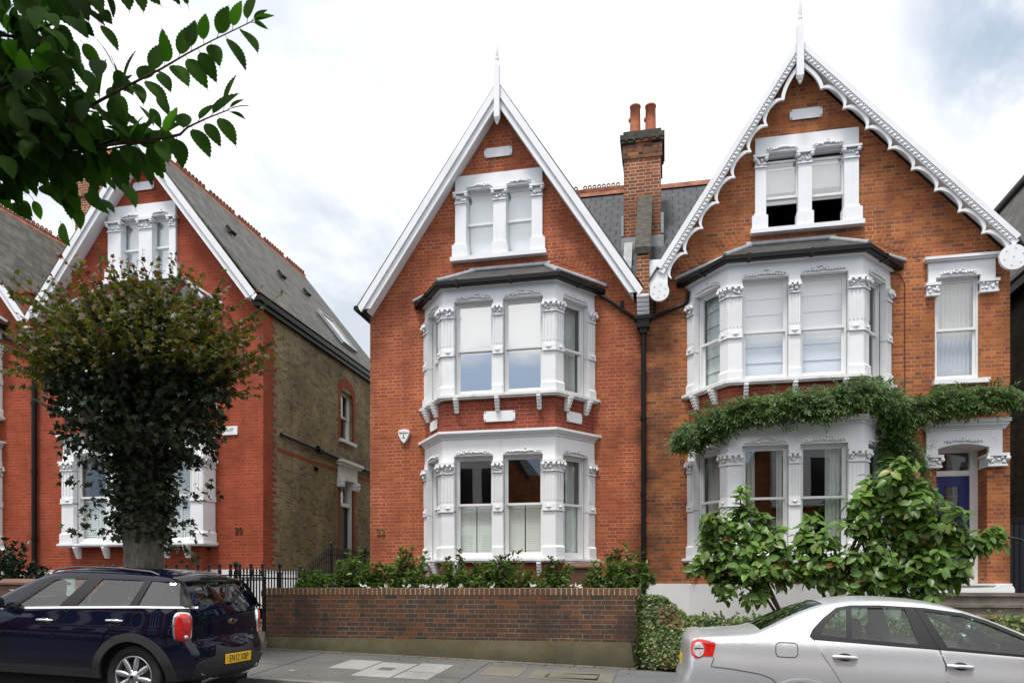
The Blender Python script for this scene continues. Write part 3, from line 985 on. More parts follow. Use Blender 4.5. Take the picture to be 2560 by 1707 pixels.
    pts = [(-5.595, 4.585), (-5.57, 4.625), (-5.46, 4.645), (-5.36, 4.625), (-5.335, 4.585), (-5.36, 4.49), (-5.415, 4.39), (-5.465, 4.34), (-5.515, 4.39), (-5.57, 4.49)]
    mb.prism([(x, -.07, z) for x, z in pts], (0, .075, 0)); ab = mb.build('alarm_box', M['white'], R, bevel=.012)
    text_mesh('Banham', .062, lambda x, y, z: (-5.465 + x, -.0725 + y, 4.565 + z), M['text_dark'], ab)
    mb = MB(); mb.box(-5.475, -5.458, -.0745, -.0715, 4.465, 4.53); mb.box(-5.505, -5.428, -.0745, -.0715, 4.455, 4.465); mb.build('emblem', M['text_dark'], ab)
    text_mesh('22', .21, lambda x, y, z: (-6.0 + x, -.012 + y, 2.47 + z), M['brass'], R, 'house_number', .012)
    return R


def barge_scalloped(root, fl, ap, fr):
    y = -.36
    mb = MB()
    for f, first, pitch, ncusp, rr, rc in ((fl, 1.0, .545, 7, .185, (-.125, 7.02)), (fr, .92, .575, 8, .225, (6.03, 7.14))):
        A = Vector(ap); F = Vector(f); d = (F - A).normalized(); L = (F - A).length
        n = Vector((-d.y, d.x));  n = -n if n.y > 0 else n
        p3 = lambda t, o, yy: (A.x + d.x * t + n.x * o, yy, A.y + d.y * t + n.y * o)
        sg = 1 if f is fl else -1
        # straight moulded board
        mb.strip2([p3(0, -.045, y), p3(L, -.045, y)], [p3(0, .05, y), p3(L, .05, y)], (0, .04, 0))
        mb.strip2([p3(0, .03, y + .02), p3(L + .05, .03, y + .02)], [p3(.12, .145, y + .02), p3(L + .05, .145, y + .02)], (0, .04, 0))
        k = int(L / .085)
        for i in range(k):     # rope carving
            t = .1 + (L - .1) * i / k
            c = p3(t, .108, y + .012); mb.ball(c, .026, 1.15, .8, 1.0, 6, 4)
        k = int(L / .05)
        for i in range(k):
            t = .1 + (L - .1) * i / k
            mb.strip2([p3(t, .055, y + .008), p3(t + .025, .055, y + .008)], [p3(t, .078, y + .008), p3(t + .025, .078, y + .008)], (0, .02, 0))
        # scalloped ribbon
        cus = [.12] + [first + pitch * i for i in range(ncusp + 1)]
        T = []; D = []
        for i, (a, b) in enumerate(zip(cus[:-1], cus[1:])):
            m = 12
            for q in range(m + (1 if i == len(cus) - 2 else 0)):
                u = q / m
                if i == 0:
                    dd = .23 + .03 * (1 - u) + .10 * max(0, (u - .45) / .55) ** 2.4
                else:
                    w = abs(2 * u - 1); dd = .195 + .16 * (1 - sqrt(max(0, 1 - .985 * w ** 1.9)))
                T.append(a + (b - a) * u); D.append(dd)
        mb.strip2([p3(t, o - .07, y + .05) for t, o in zip(T, D)], [p3(t, o, y + .05) for t, o in zip(T, D)], (0, .05, 0))
        # soffit
        mb.strip2([p3(.1, .05, y + .11), p3(L, .05, y + .11)], [p3(.1, .09, y + .11), p3(L, .09, y + .11)], (0, .24, 0))
        mb.rod((rc[0], y - .03, rc[1]), (rc[0], y + .03, rc[1]), rr, n=32, smooth=False)
    b = mb.build('bargeboard', M['white'], root)
    mb = MB()
    for (x, z), r in (((-.125, 7.02), .185), ((6.03, 7.14), .225)):
        for i in range(7):
            q = (0, 0) if i == 6 else (r * .68 * cos(i * pi / 3 + .3), r * .68 * sin(i * pi / 3 + .3))
            mb.rod((x + q[0], y - .036, z + q[1]), (x + q[0], y - .02, z + q[1]), .009, n=6)
    mb.build('drilled_holes', M['black'], b)
    return b


def house_c():
    R = thing('brick_house', 'right orange-red brick house with scalloped white bargeboards and a blue front door', 'house', (2.8, 0, .05))
    P = canted(.426, 4.118, .9, .70)
    arch = [(4.906, 3.84)] + [(4.906 + .849 * i / 10, 3.84 + .075 * (1 - (2 * i / 10 - 1) ** 2)) for i in range(1, 10)] + [(5.755, 3.84)]
    wall_thing(R, [(-.438, 1.3), (6.13, 1.3), (6.13, 7.3), (2.45, 11.3), (-.25, 7.2), (-.438, 7.2)],
               [rect(.47, 4.07, 1.7, 4.3), rect(.47, 4.07, 4.95, 7.2), rect(1.8, 3.44, 8.14, 9.68), rect(4.88, 5.62, 5.05, 7.02), rect(4.906, 5.755, 1.33, 3.92)], M['brick_c'], .5)
    mb = MB(); mb.box(5.83, 6.13, .5, 9, .1, 7.3); mb.box(-.43, 6.13, 8.7, 9, .1, 7.2); mb.build('side_wall', M['stock'], R)
    mb = MB(); mb.box(-.40, 6.15, -.045, .4, .05, 1.36); pstrip(mb, P, -.2, .02, .05, 1.35)
    pl = mb.build('plinth', M['plinth'], R)
    mb = MB()
    for x in (.74,): mb.box(x, x + .14, -.052, -.044, 1.06, 1.13)
    for i in range(7): mb.box(2.05 + i * .055, 2.075 + i * .055, -.93, -.915, .62, .92)
    mb.build('air_vent', M['iron'], pl)
    mb = MB(); pstrip(mb, P, -.2, -.012, 4.36, 5.0); mb.build('bay_apron', M['brick_dark_red'], R)
    mb = MB(); pstrip(mb, P, -.2, -.012, 1.34, 1.79); mb.build('bay_apron', M['brick_c'], R)
    gl = lambda t: 1 - .25 * (1 - t)
    bay_level(R, P, LOW, [('glass_dark', [('curtain', 0, .42)], {}), ('glass_dark', [('curtain', 0, .30), ('curtain', .82, 1)], {}), ('glass_dark', [('curtain', .6, 1)], {}), ('glass_dark', [('curtain', .2, .8)], {})], rnd)
    rb = ('blind', 5.15, 6.93, 'blind', 6)
    bay_level(R, P, UPP, [('glass_dark', [rb], {}), ('glass_blind', [rb], {}), ('glass_blind', [rb], {}), ('glass_dark', [('curtain', .3, 1)], {})], rnd, cornice=False)
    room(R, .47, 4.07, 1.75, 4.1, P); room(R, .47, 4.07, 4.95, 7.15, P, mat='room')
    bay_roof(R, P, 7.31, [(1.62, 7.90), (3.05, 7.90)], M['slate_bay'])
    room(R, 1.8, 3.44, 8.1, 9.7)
    attic_window(R, 1.687, 3.553, 9.94, 8.09, [(1.89, 2.475), (2.72, 3.295)], rnd,
                 [('glass_blind', [('blind', 8.98, 9.6, 'curtain', 1)], dict(open_by=.50, top_drop=.07)), ('glass_blind', [('blind', 9.0, 9.6, 'curtain', 1)], dict(open_by=.52, top_drop=.10))], 8.87)
    plaque(R, 2.30, 2.945, 10.215, 10.46)
    gable_roof(R, -.40, 2.452, 6.30, 7.13, 11.47, 7.28, -.33, 9, M['slate'], .028)
    barge_scalloped(R, (-.14, 7.5), (2.452, 11.5), (6.13, 7.5))
    mb = MB(); mb.box(-.32, .03, -.30, -.27, 7.1, 7.68); mb.build('barge_end_board', M['white'], R)
    finial(R, 2.452, -.40, 10.68, 11.42, 12.48, .06)
    brick_arch(R, (-.05, 7.33), (1.45, 8.05), 18, M['brick_c']); brick_arch(R, (3.25, 8.05), (4.65, 7.36), 17, M['brick_c'])
    T = lambda s, o, z: (s, -o, z)
    # single window over the door
    mb = MB()
    mb.box(4.75, 5.867, -.07, .1, 6.995, 7.28); mb.box(4.70, 5.93, -.12, .05, 7.28, 7.31); mb.box(4.68, 5.95, -.15, .05, 7.31, 7.36)
    mb.box(4.75, 4.88, -.07, .1, 6.89, 6.995); mb.box(5.62, 5.867, -.07, .1, 6.89, 6.995)
    w = mb.build('window_surround', M['white'], R)
    mb = MB(); mb.box(4.83, 5.76, -.13, .1, 5.015, 5.10); mb.build('sill', M['white'], w)
    for a, b in ((4.70, 4.95), (5.60, 5.93)):
        p = MB(); p.box(a, b, -.11, .03, 6.85, 6.90); p.box(a + .02, b - .02, -.075, .03, 6.70, 6.85); p.box(a + .01, b - .01, -.09, .03, 6.665, 6.70)
        leafy(p, T, a + .04, b - .04, 6.73, 6.83, .08, 9, rnd, .035); p.build('capital', M['white'], w)
    sash_window(R, T, 4.882, 5.618, 5.10, 6.995, 6.04, 'glass_blind', [('curtain', 0, 1.0)], o=-.04)
    garland(w, T, 4.95, 5.55, 7.02, rnd, .07)
    room(R, 4.88, 5.62, 5.05, 7.0, mat='room')
    # doorway
    mb = MB()
    out = [(4.709, 3.70), (4.906, 3.70)] + arch + [(5.755, 3.70), (5.972, 3.70), (5.972, 4.17), (4.709, 4.17)]
    plate(mb, out, [], -.09, .012)
    mb.prism([(x, .012, z) for x, z in arch] + [(5.755, .012, 3.915), (4.906, .012, 3.915)], (0, .48, 0))
    for z0, z1, o in ((4.17, 4.20, .11), (4.20, 4.235, .13), (4.235, 4.28, .16), (4.28, 4.345, .20)): mb.box(4.72 - o * .3, 5.96 + o * .6, -o, .02, z0, z1)
    for i in range(34): mb.box(4.73 + i * .037, 4.752 + i * .037, -.145, -.12, 4.205, 4.232)
    ds = mb.build('door_surround', M['white'], R)
    for a, b in ((4.66, 4.98), (5.70, 6.06)):
        p = MB(); p.box(a, b, -.17, .3, 3.665, 3.717); p.box(a + .03, b - .03, -.12, .3, 3.52, 3.665); p.box(a + .015, b - .015, -.14, .3, 3.485, 3.52)
        leafy(p, T, a + .05, b - .05, 3.54, 3.64, .125, 11, rnd, .04)
        for s in (a + .02, b - .02): p.ball((s, -.15, 3.625), .045)
        p.build('capital', M['white'], ds)
    for x in (4.85, 5.86):
        p = MB(T)
        for i in range(8): p.ball((x + .045 * cos(i * pi / 4), .09, 3.99 + .045 * sin(i * pi / 4)), .013, 1, .6, 1, 6, 4)
        p.ball((x, .09, 3.99), .016, 1, .6, 1, 6, 4); p.build('rosette', M['white'], ds)
    garland(ds, T, 5.0, 5.66, 3.93, rnd, .09)
    mb = MB(); mb.box(4.906, 5.02, .42, .52, 1.33, 3.9); mb.box(5.62, 5.755, .42, .52, 1.33, 3.9); mb.box(5.02, 5.62, .44, .52, 3.40, 3.50); mb.box(5.02, 5.62, .44, .52, 3.84, 3.93); fr = mb.build('door_frame', M['joinery'], R)
    mb = MB(); mb.poly((5.02, .48, 3.5), (5.62, .48, 3.5), (5.62, .48, 3.84), (5.02, .48, 3.84)); mb.build('fanlight', M['glass_dark'], fr, recalc=False)
    mb = MB(); plate(mb, rect(5.02, 5.62, 1.36, 3.40), [rect(5.2, 5.44, 2.45, 3.2)], .46, .51)
    for z0, z1 in ((1.5, 2.3),): mb.box(5.12, 5.3, .448, .46, z0, z1); mb.box(5.34, 5.52, .448, .46, z0, z1)
    d = mb.build('door', M['door_blue'], R)
    mb = MB(); mb.poly((5.2, .485, 2.45), (5.44, .485, 2.45), (5.44, .485, 3.2), (5.2, .485, 3.2)); mb.build('door_glass', M['glass_dark'], d, recalc=False)
    mb = MB()
    for x in (5.28, 5.36): mb.box(x - .003, x + .003, .478, .484, 2.45, 3.2)
    for z in (2.64, 2.83, 3.02): mb.box(5.2, 5.44, .477, .483, z - .003, z + .003)
    mb.build('leading', M['lead'], d)
    mb = MB(); mb.ball((5.54, .43, 2.3), .03); mb.box(5.29, 5.35, .452, .46, 2.34, 2.38); mb.build('door_knob', M['brass'], d)
    room(R, 4.906, 5.755, 1.3, 3.95, y=2.0)
    # steps
    mb = MB()
    mb.box(4.6, 6.12, -.10, .5, 1.20, 1.325)
    for i, (z1, yf) in enumerate(((1.19, -.55), (1.0, -.85), (.81, -1.15), (.62, -1.45), (.43, -1.75), (.25, -2.05))):
        mb.box(4.35 - .02 * i, 6.2 + .03 * i, yf, -.05, z1 - .055, z1); mb.box(4.38 - .02 * i, 6.16 + .03 * i, yf + .035, -.05, z1 - .2, z1 - .055)
    st = mb.build('doorstep', M['stone'], R)
    mb = MB(); mb.prism([(4.9, -.16, 1.195), (6.14, -.16, 1.195), (6.145, -.16, 1.25), (6.12, -.16, 1.31), (6.05, -.16, 1.33), (5.9, -.16, 1.33), (5.82, -.16, 1.29), (4.9, -.16, 1.27)], (0, .1, 0)); mb.build('step_kerb', M['white'], st)
    mb = MB(); mb.tube([(4.05, -.02, 7.2), (4.28, -.02, 7.12), (4.36, -.02, 6.95), (4.36, -.02, 5.0), (4.35, -.02, 4.4)], .008, 5); mb.build('cable', M['iron'], R)
    return R


def house_a():
    R = thing('brick_house', 'left bright red brick house with a yellow stock-brick flank wall, behind the round maple', 'house', (-11.74, 0, .4))
    xl, xr, xa = -14.70, -8.78, -11.74
    low = shift(LOW, .43); upp = shift(UPP, .30)
    P = [(-13.72, 0), (-13.66, -.35), (-10.04, -.35), (-9.98, 0)]
    wall_thing(R, [(xl, .4), (xr, .4), (xr, 7.62), (xa, 11.36), (xl, 7.62)],
               [rect(-13.6, -10.1, 2.1, 4.75), rect(-13.6, -10.1, 5.2, 7.5), rect(-12.6, -11.0, 8.33, 9.85)], M['brick_a'], .4)
    ax = MB(); ax.box(xl, xl + .3, .4, 7.6, .4, 7.6); ax.box(xl, xr, 7.3, 7.6, .4, 7.6); ax.build('rear_wall', M['stock'], R)
    # flank wall with toothed quoins
    mb = MB()
    hol = [rect(4.02, 4.82, 5.35, 6.72), rect(3.98, 4.82, 1.9, 4.3)]
    vs, tr = fill([(.4, .4), (7.6, .4), (7.6, 7.62), (.4, 7.62)], hol)
    for x in (xr - .001, xr - .3): mb._add([(x, a, b) for a, b in vs], tr)
    for loop in hol:
        for i in range(4):
            a, b = loop[i], loop[(i + 1) % 4]; mb.poly((xr, a[0], a[1]), (xr, b[0], b[1]), (xr - .3, b[0], b[1]), (xr - .3, a[0], a[1]))
    mb.prism([(xr, 7.6, 7.62), (xa, 7.6, 11.3), (xl, 7.6, 7.62)], (0, -.3, 0))
    fw = mb.build('side_wall', M['stock'], R); tag(fw, 'yellow stock brick flank wall')
    mb = MB()
    for i in range(48):
        z = .9 + i * .14
        if z < 7.6: mb.box(xr - .05, xr + .006, .396, .47 if i % 2 else .58, z, z + .075)
    mb.box(xr - .04, xr + .006, .6, 7.55, 4.42, 4.50)
    mb.build('quoins', M['brick_a'], fw)
    # side window and side door, in flank coordinates
    FT = lambda s, o, z: (xr + o, s, z)
    mb = MB()
    for i in range(9):
        a0 = pi * (.5 + .30 - .6 * i / 9); a1 = pi * (.5 + .30 - .6 * (i + .9) / 9)
        c = (4.42, 6.35); r0, r1 = .5, .74
        mb.prism([(xr - .02, c[0] + r * cos(a), c[1] + r * sin(a)) for r, a in ((r0, a0), (r1, a0), (r1, a1), (r0, a1))], (.03, 0, 0))
    for q in (3.86, 4.82): mb.box(xr - .02, xr + .008, q, q + .16, 5.35, 6.7); mb.box(xr - .02, xr + .008, q, q + .16, 1.9, 4.2)
    mb.build('window_arch', M['brick_a'], fw)
    sash_window(R, FT, 4.02, 4.82, 5.35, 6.72, 6.02, 'glass_dark', [('curtain', 0, .4)], o=-.10)
    mb = MB(FT); mb.box(3.92, 4.92, -.1, .09, 5.28, 5.36); mb.box(3.98, 4.06, -.2, -.02, 1.9, 4.3); mb.box(4.74, 4.82, -.2, -.02, 1.9, 4.3); mb.box(4.06, 4.74, -.2, -.03, 3.52, 3.62)
    mb.box(3.82, 5.0, -.1, .07, 4.25, 4.62); mb.box(3.74, 5.08, -.05, .16, 4.62, 4.68); mb.box(3.70, 5.12, -.05, .22, 4.68, 4.76)
    for q in (3.78, 4.78): mb.box(q, q + .24, -.05, .13, 4.02, 4.25)
    for q in (3.78, 4.78): leafy(mb, lambda s, o, z: (s, o, z), q + .02, q + .22, 4.05, 4.2, .13, 8, rnd, .045)
    mb.build('side_door_surround', M['white'], R)
    mb = MB(FT); mb.box(4.06, 4.74, -.16, -.12, 1.9, 3.52); mb.build('side_door', M['black'], R)
    mb = MB(FT); mb.poly((4.06, -.14, 3.62), (4.74, -.14, 3.62), (4.74, -.14, 4.3), (4.06, -.14, 4.3)); mb.build('fanlight', M['glass_dark'], R, recalc=False)
    mb = MB(); mb.tube([(xr + .05, .7, 4.82), (xr + .05, 2.6, 4.80)], .035); mb.tube([(xr + .06, 2.6, 4.80), (xr + .06, 7.0, 4.72)], .05); mb.lathe([(.09, -.08), (.09, .1)], (xr + .07, 2.6, 4.8), (0, 1, 0)); mb.ball((xr + .03, 2.5, 4.3), .07)
    mb.build('waste_pipe', M['black'], R)
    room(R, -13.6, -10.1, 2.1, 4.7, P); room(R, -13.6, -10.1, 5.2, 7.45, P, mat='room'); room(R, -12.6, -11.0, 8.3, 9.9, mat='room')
    mb = MB(); mb.box(xr - 1.2, xr - .25, 3.7, 5.1, 1.8, 6.9); mb.build('interior', M['dark'], R)
    mb = MB(); pstrip(mb, P, -.2, -.012, 4.78, 5.3); mb.build('bay_apron', M['brick_a'], R)
    mb = MB(); pstrip(mb, P, -.2, -.2 + .01, .4, 2.2); mb.build('bay_apron', M['brick_a'], R)
    sh = ('shutter', 3.3, .028)
    bay_level(R, P, low, [('glass_dark', [sh], {}), ('glass_dark', [sh], {}), ('glass_dark', [sh, ('curtain', 0, 1)], {})], rnd, cant=False)
    bay_level(R, P, upp, [('glass_blind', [('curtain', 0, .3)], {}), ('glass_blind', [], {}), ('glass_blind', [('curtain', .7, 1)], {})], rnd, cornice=False, cant=False)
    bay_roof(R, P, 7.58, [(-12.86, 8.27), (-10.75, 8.27)], M['slate_bay'])
    b2 = [('blind', 8.4, 9.78, 'blind2', 1)]
    attic_window(R, -12.70, -10.93, 10.08, 8.29, [(-12.36, -11.88), (-11.54, -11.10)], rnd, [('glass_blind', b2, {}), ('glass_blind', b2, {})], 9.08)
    plaque(R, -12.09, -11.49, 10.40, 10.64)
    mb = MB(); mb.box(xl, xr + .03, -.03, .39, .4, 1.68); mb.box(xr - .05, xr + .03, .39, 7.6, .4, 1.5); mb.build('plinth', M['plinth'], R)
    rf = gable_roof(R, -14.72, xa, -8.70, 7.62, 11.50, 7.70, -.34, 7.7, M['slate_old'], .04)
    mb = MB(); mb.poly((-8.9, 7.7, 7.7), (xa, 7.7, 11.50), (-14.7, 7.7, 7.6), (-14.7, 8, 6), (-8.9, 8, 6)); mb.build('rear_gable', M['slate_old'], R)
    ridge_crest(rf, (xa, -.3, 11.53), (xa, 7.7, 11.53), pitch=.15, r=.055, base=.05)
    barge_plain(R, (-14.70, 7.60), (xa, 11.50), (-8.76, 7.66))
    mb = MB(); mb.box(-8.80, -8.66, -.34, 7.7, 7.55, 7.66); mb.box(-8.84, -8.70, -.3, 7.7, 7.44, 7.56); mb.build('gutter', M['black'], R)
    # skylight on the right slope
    sl = Vector((-8.70 - xa, 7.70 - 11.50)); ln = sl.length; sl /= ln; nn = Vector((-sl.y, sl.x)); nn = -nn if nn.y < 0 else nn
    def RT(s, o, t): return (xa + sl.x * t + nn.x * (o + .07), s, 11.50 + sl.y * t + nn.y * (o + .07))
    mb = MB(RT)
    for a, b, c, d in ((4.6, 4.68, 3.0, 4.3), (5.5, 5.58, 3.0, 4.3), (4.68, 5.5, 3.0, 3.08), (4.68, 5.5, 4.22, 4.3)): mb.box(a, b, .0, .07, c, d)
    sk = mb.build('skylight', M['lead'], R)
    mb = MB(RT); mb.poly((4.68, .05, 3.08), (5.5, .05, 3.08), (5.5, .05, 4.22), (4.68, .05, 4.22)); mb.build('pane', M['glass_sky'], sk)
    mb = MB(RT)
    for s, t in ((1.1, 2.0), (3.2, 2.3), (5.0, 2.0)): mb.box(s, s + .22, 0, .09, t, t + .2)
    mb.build('roof_vent', M['iron'], rf)
    # party wall pier
    mb = MB(); mb.box(-14.82, -14.58, -.32, .02, 7.4, 8.15); mb.box(-14.86, -14.54, -.36, .9, 8.15, 8.22); mb.box(-14.8, -14.6, .02, 1.2, 7.4, 8.15); mb.build('parapet', M['brick_a'], R)
    mb = MB()
    for i in range(5): mb.box(-14.82, -14.58, -.32 + .05 * i, .02, 7.4 - .066 * (i + 1) + .02, 7.4 - .066 * i)
    mb.build('parapet_bracket', M['white_stain'], R)
    mb = MB(); mb.rod((-14.7, -.09, 7.0), (-14.7, -.09, .9), .055, n=10); mb.box(-14.82, -14.58, -.2, -.01, 6.75, 7.0)
    mb.tube([(-15.6, -.06, 7.3), (-14.8, -.07, 6.95)], .04); mb.tube([(-13.8, -.06, 7.4), (-14.55, -.07, 7.0)], .035)
    for z in (5.6, 4.0, 2.4): mb.rod((-14.7, -.09, z), (-14.7, -.09, z + .07), .07, n=10)
    mb.build('downpipe', M['black'], R)
    return R


HA = house_a()
# neighbour on the far left: mirror image of the left house
HZ = copy_tree(HA)
HZ.location.x = -17.68
HZ.scale.x = -1
tag(HZ, 'far left red brick house cut by the picture edge, with pierced ridge tiles', 'house')
for o in list(kids(HZ)):
    if o.name.split('.')[0] in ('downpipe', 'parapet', 'parapet_bracket', 'skylight', 'waste_pipe'):
        for q in kids(o): bpy.data.objects.remove(q)
        bpy.data.objects.remove(o)
mb = MB(); mb.box(-17.45, -16.45, 4.2, 5.1, 9.5, 14.0); mb.box(-17.5, -16.4, 4.15, 5.15, 13.0, 13.08); mb.box(-17.55, -16.35, 4.1, 5.2, 13.9, 14.1); ORG[HZ.name] = Vector(HZ.location)
ch = MB(); ch._add([(-17.68 - (p[0] + 17.68), p[1], p[2]) for p in mb.v], mb.f)
zc_ = ch.build('chimney', M['chimney'], HZ)
for x in (-17.2, -16.7):
    p = MB(); p.lathe([(.12, 14.05), (.11, 14.6), (.09, 14.6)], (-35.36 - x, 4.65, 0)); p.build('chimney_pot', M['terracotta'], zc_)
# name plate and number on the left house
mb = MB(); mb.box(-9.77, -9.40, -.035, .01, 4.70, 4.89); sg = mb.build('name_plate', M['white'], HA)
text_mesh('DELLIET', .085, lambda x, y, z: (-9.61 + x, -.038 + y, 4.81 + z), plain('grey_lettering', (.22, .23, .24), .6), sg, squeeze=.8)
text_mesh('20', .2, lambda x, y, z: (-9.38 + x, -.012 + y, 2.55 + z), plain('dull_bronze', (.09, .06, .04), .5, .5), HA, 'house_number', .012)
HB = house_b()
HC = house_c()

# dark neighbour on the far right
HD = thing('brick_house', 'dark sooty brick flank of the house cut by the right picture edge', 'house', (9.5, 1, 0))
mb = MB(); mb.box(7.0, 7.3, .3, 9, 0, 7.4); mb.box(7.0, 13, .3, .6, 0, 7.4); mb.build('wall', M['stock_dark'], HD)
mb = MB(); mb.prism([(6.85, .0, 7.45), (8.6, .0, 11.05), (8.6, 0, 11.15), (6.85, 0, 7.55)], (0, 9, 0)); mb.prism([(8.6, .0, 11.05), (13, .0, 7.45), (13, 0, 7.55), (8.6, 0, 11.15)], (0, 9, 0)); rf = mb.build('roof', M['slate_old'], HD)
mb = MB(); mb.rod((8.6, -.1, 11.2), (8.6, 9, 11.2), .13); mb.build('ridge_tiles', M['black'], rf)
mb = MB(); mb.rod((6.84, -.1, 7.42), (6.84, 9, 7.42), .07); mb.box(6.8, 7.0, 0, 9, 7.2, 7.38); mb.tube([(6.86, .8, 7.35), (6.95, .9, 7.0), (6.95, .9, 0)], .045); mb.build('gutter', M['black'], HD)
mb = MB(); mb.prism([(6.95, .32, 7.4), (8.6, .32, 10.95), (12.9, .32, 7.4)], (0, .2, 0)); mb.build('gable', M['stock_dark'], HD)
# ------------------------------------------------------------------ foliage
NR = np.random.default_rng(11)


def unit(a): return a / np.maximum(1e-9, np.linalg.norm(a, axis=-1, keepdims=True))


def leaves(name, mat, parent, tm, P, A, N, S):
    """instances of a leaf template: P base points, A leaf axis, N approximate normal, S length"""
    V, F = tm
    V = np.asarray(V, float)
    A = unit(np.asarray(A, float)); N = np.asarray(N, float)
    N = unit(N - A * (N * A).sum(1, keepdims=True)); B = np.cross(N, A)
    P = np.asarray(P, float); S = np.asarray(S, float)[:, None, None]
    X = P[:, None, :] + S * (V[None, :, 0:1] * A[:, None, :] + V[None, :, 1:2] * B[:, None, :] + V[None, :, 2:3] * N[:, None, :])
    root = parent
    while root is not None and root.parent is not None: root = root.parent
    if root is not None: X = X - np.array(ORG[root.name])
    k, n = len(P), len(V)
    fl = [tuple(f) for f in F]
    faces = [tuple(i + b for i in f) for b in range(0, k * n, n) for f in fl]
    me = bpy.data.meshes.new(name)
    me.from_pydata(X.reshape(-1, 3).tolist(), [], faces)
    me.polygons.foreach_set('use_smooth', [True] * len(faces))
    me.materials.append(mat)
    o = bpy.data.objects.new(name, me); COL.objects.link(o)
    if parent is not None: o.parent = parent
    return o


def leaf_oval(w=.5, droop=.18, fold=.12, tip=1.0, m=4):
    V = [(0, 0, 0)]; F = []
    for i in range(1, m):
        t = i / m; h = w * .5 * sin(pi * t ** .85) ** .8
        z = -droop * t * t
        V += [(t, h, z + fold * h * 2), (t, 0, z), (t, -h, z + fold * h * 2)]
    V.append((tip, 0, -droop))
    F += [(0, 2, 1), (0, 3, 2)]
    for i in range(m - 2):
        b = 1 + 3 * i
        F += [(b, b + 1, b + 4, b + 3), (b + 1, b + 2, b + 5, b + 4)]
    b = 1 + 3 * (m - 2); e = len(V) - 1
    F += [(b, b + 1, e), (b + 1, b + 2, e)]
    return V, F


LEAF6 = ([(0, 0, 0), (.35, .22, .05), (.35, -.22, .05), (.42, 0, -.02), (1, 0, -.14)], [(0, 3, 1), (0, 2, 3), (3, 4, 1), (3, 2, 4)])
LEAFLET = ([(0, 0, 0), (.4, .16, .03), (1, 0, -.1), (.4, -.16, .03)], [(0, 2, 1), (0, 3, 2)])
MAPLE = ([(0, 0, 0), (-.08, .42, -.05), (.28, .30, .02), (.42, .62, -.08), (.58, .24, .02), (1.05, 0, -.14), (.58, -.24, .02), (.42, -.62, -.08), (.28, -.30, .02), (-.08, -.42, -.05), (.35, 0, .05)],
         [(10, 0, 1), (10, 1, 2), (10, 2, 3), (10, 3, 4), (10, 4, 5), (10, 5, 6), (10, 6, 7), (10, 7, 8), (10, 8, 9), (10, 9, 0)])


def serrate(w=.52, teeth=9):
    """toothed leaf with a drawn-out tip, two halves folded along the midrib"""
    def half(t): return w * .5 * (sin(pi * min(1, t / .86) ** .8) ** .75 if t < .86 else 0) + (.012 if t >= .86 else 0) * (1 - t) / .14
    mid = []; up = []; dn = []
    n = teeth * 2
    for i in range(n + 1):
        t = i / n * .88
        h = half(t) + (.022 if i % 2 and 0 < i < n else 0)
        tt = t + (.02 if i % 2 else 0)
        z = -.22 * t * t
        mid.append((t, 0, z)); up.append((tt, h, z + .16 * h)); dn.append((tt, -h, z + .16 * h))
    V = mid + up + dn + [(1.0, .0, -.26)]
    m = n + 1; F = []
    for i in range(n):
        F += [(i, i + 1, m + i + 1, m + i), (i + 1, i, 2 * m + i, 2 * m + i + 1)]
    F += [(n, 3 * m, m + n), (n, 2 * m + n, 3 * m)]
    return V, F


def rdir(n, up=0.0):
    a = NR.normal(size=(n, 3)); a[:, 2] += up
    return unit(a)


L_ = {}
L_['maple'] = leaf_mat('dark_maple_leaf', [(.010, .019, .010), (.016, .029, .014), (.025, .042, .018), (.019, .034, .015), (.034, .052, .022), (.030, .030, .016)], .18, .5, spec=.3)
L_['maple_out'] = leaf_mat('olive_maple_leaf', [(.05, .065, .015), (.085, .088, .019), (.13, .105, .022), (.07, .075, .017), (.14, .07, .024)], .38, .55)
L_['maple_red'] = leaf_mat('young_red_maple_leaf', [(.19, .04, .03), (.24, .06, .04), (.15, .05, .03)], .3, .5, tcol=(1.3, .8, .7))
L_['magnolia'] = leaf_mat('magnolia_leaf', [(.065, .135, .024), (.105, .21, .034), (.085, .17, .029), (.16, .275, .046), (.10, .19, .038), (.19, .26, .05)], .32, .38, spec=.45)
L_['magnolia_old'] = leaf_mat('yellowing_leaf', [(.17, .12, .03), (.16, .07, .03), (.14, .15, .03)], .25, .4)
L_['wisteria'] = leaf_mat('wisteria_leaf', [(.032, .075, .013), (.052, .115, .019), (.085, .165, .026), (.04, .09, .016)], .3, .45)
L_['ivy'] = leaf_mat('variegated_ivy_leaf', [(.03, .065, .012), (.05, .10, .02), (.08, .14, .03), (.14, .18, .05), (.24, .24, .09), (.04, .08, .015), (.06, .12, .022)], .15, .4)
L_['ivy_old'] = leaf_mat('dry_ivy_leaf', [(.16, .10, .04), (.20, .14, .05), (.11, .09, .03)], .15, .6)
L_['shrub'] = leaf_mat('photinia_leaf', [(.075, .125, .035), (.105, .17, .044), (.14, .215, .052), (.085, .145, .04), (.13, .135, .046)], .3, .38, spec=.4)
L_['shrub_light'] = leaf_mat('bright_shrub_leaf', [(.08, .16, .035), (.12, .22, .05), (.10, .18, .04)], .3, .4)
L_['shrub_red'] = leaf_mat('bronze_young_leaf', [(.09, .05, .025), (.07, .055, .02), (.11, .045, .025)], .2, .35)
L_['bush'] = leaf_mat('dark_rose_leaf', [(.010, .022, .010), (.016, .034, .014), (.022, .045, .018)], .1, .4)
L_['cherry'] = leaf_mat('cherry_leaf', [(.016, .038, .010), (.028, .064, .013), (.045, .095, .018), (.022, .052, .012), (.035, .08, .014)], .5, .75, tcol=(1.1, 1.7, .4), spec=.06)
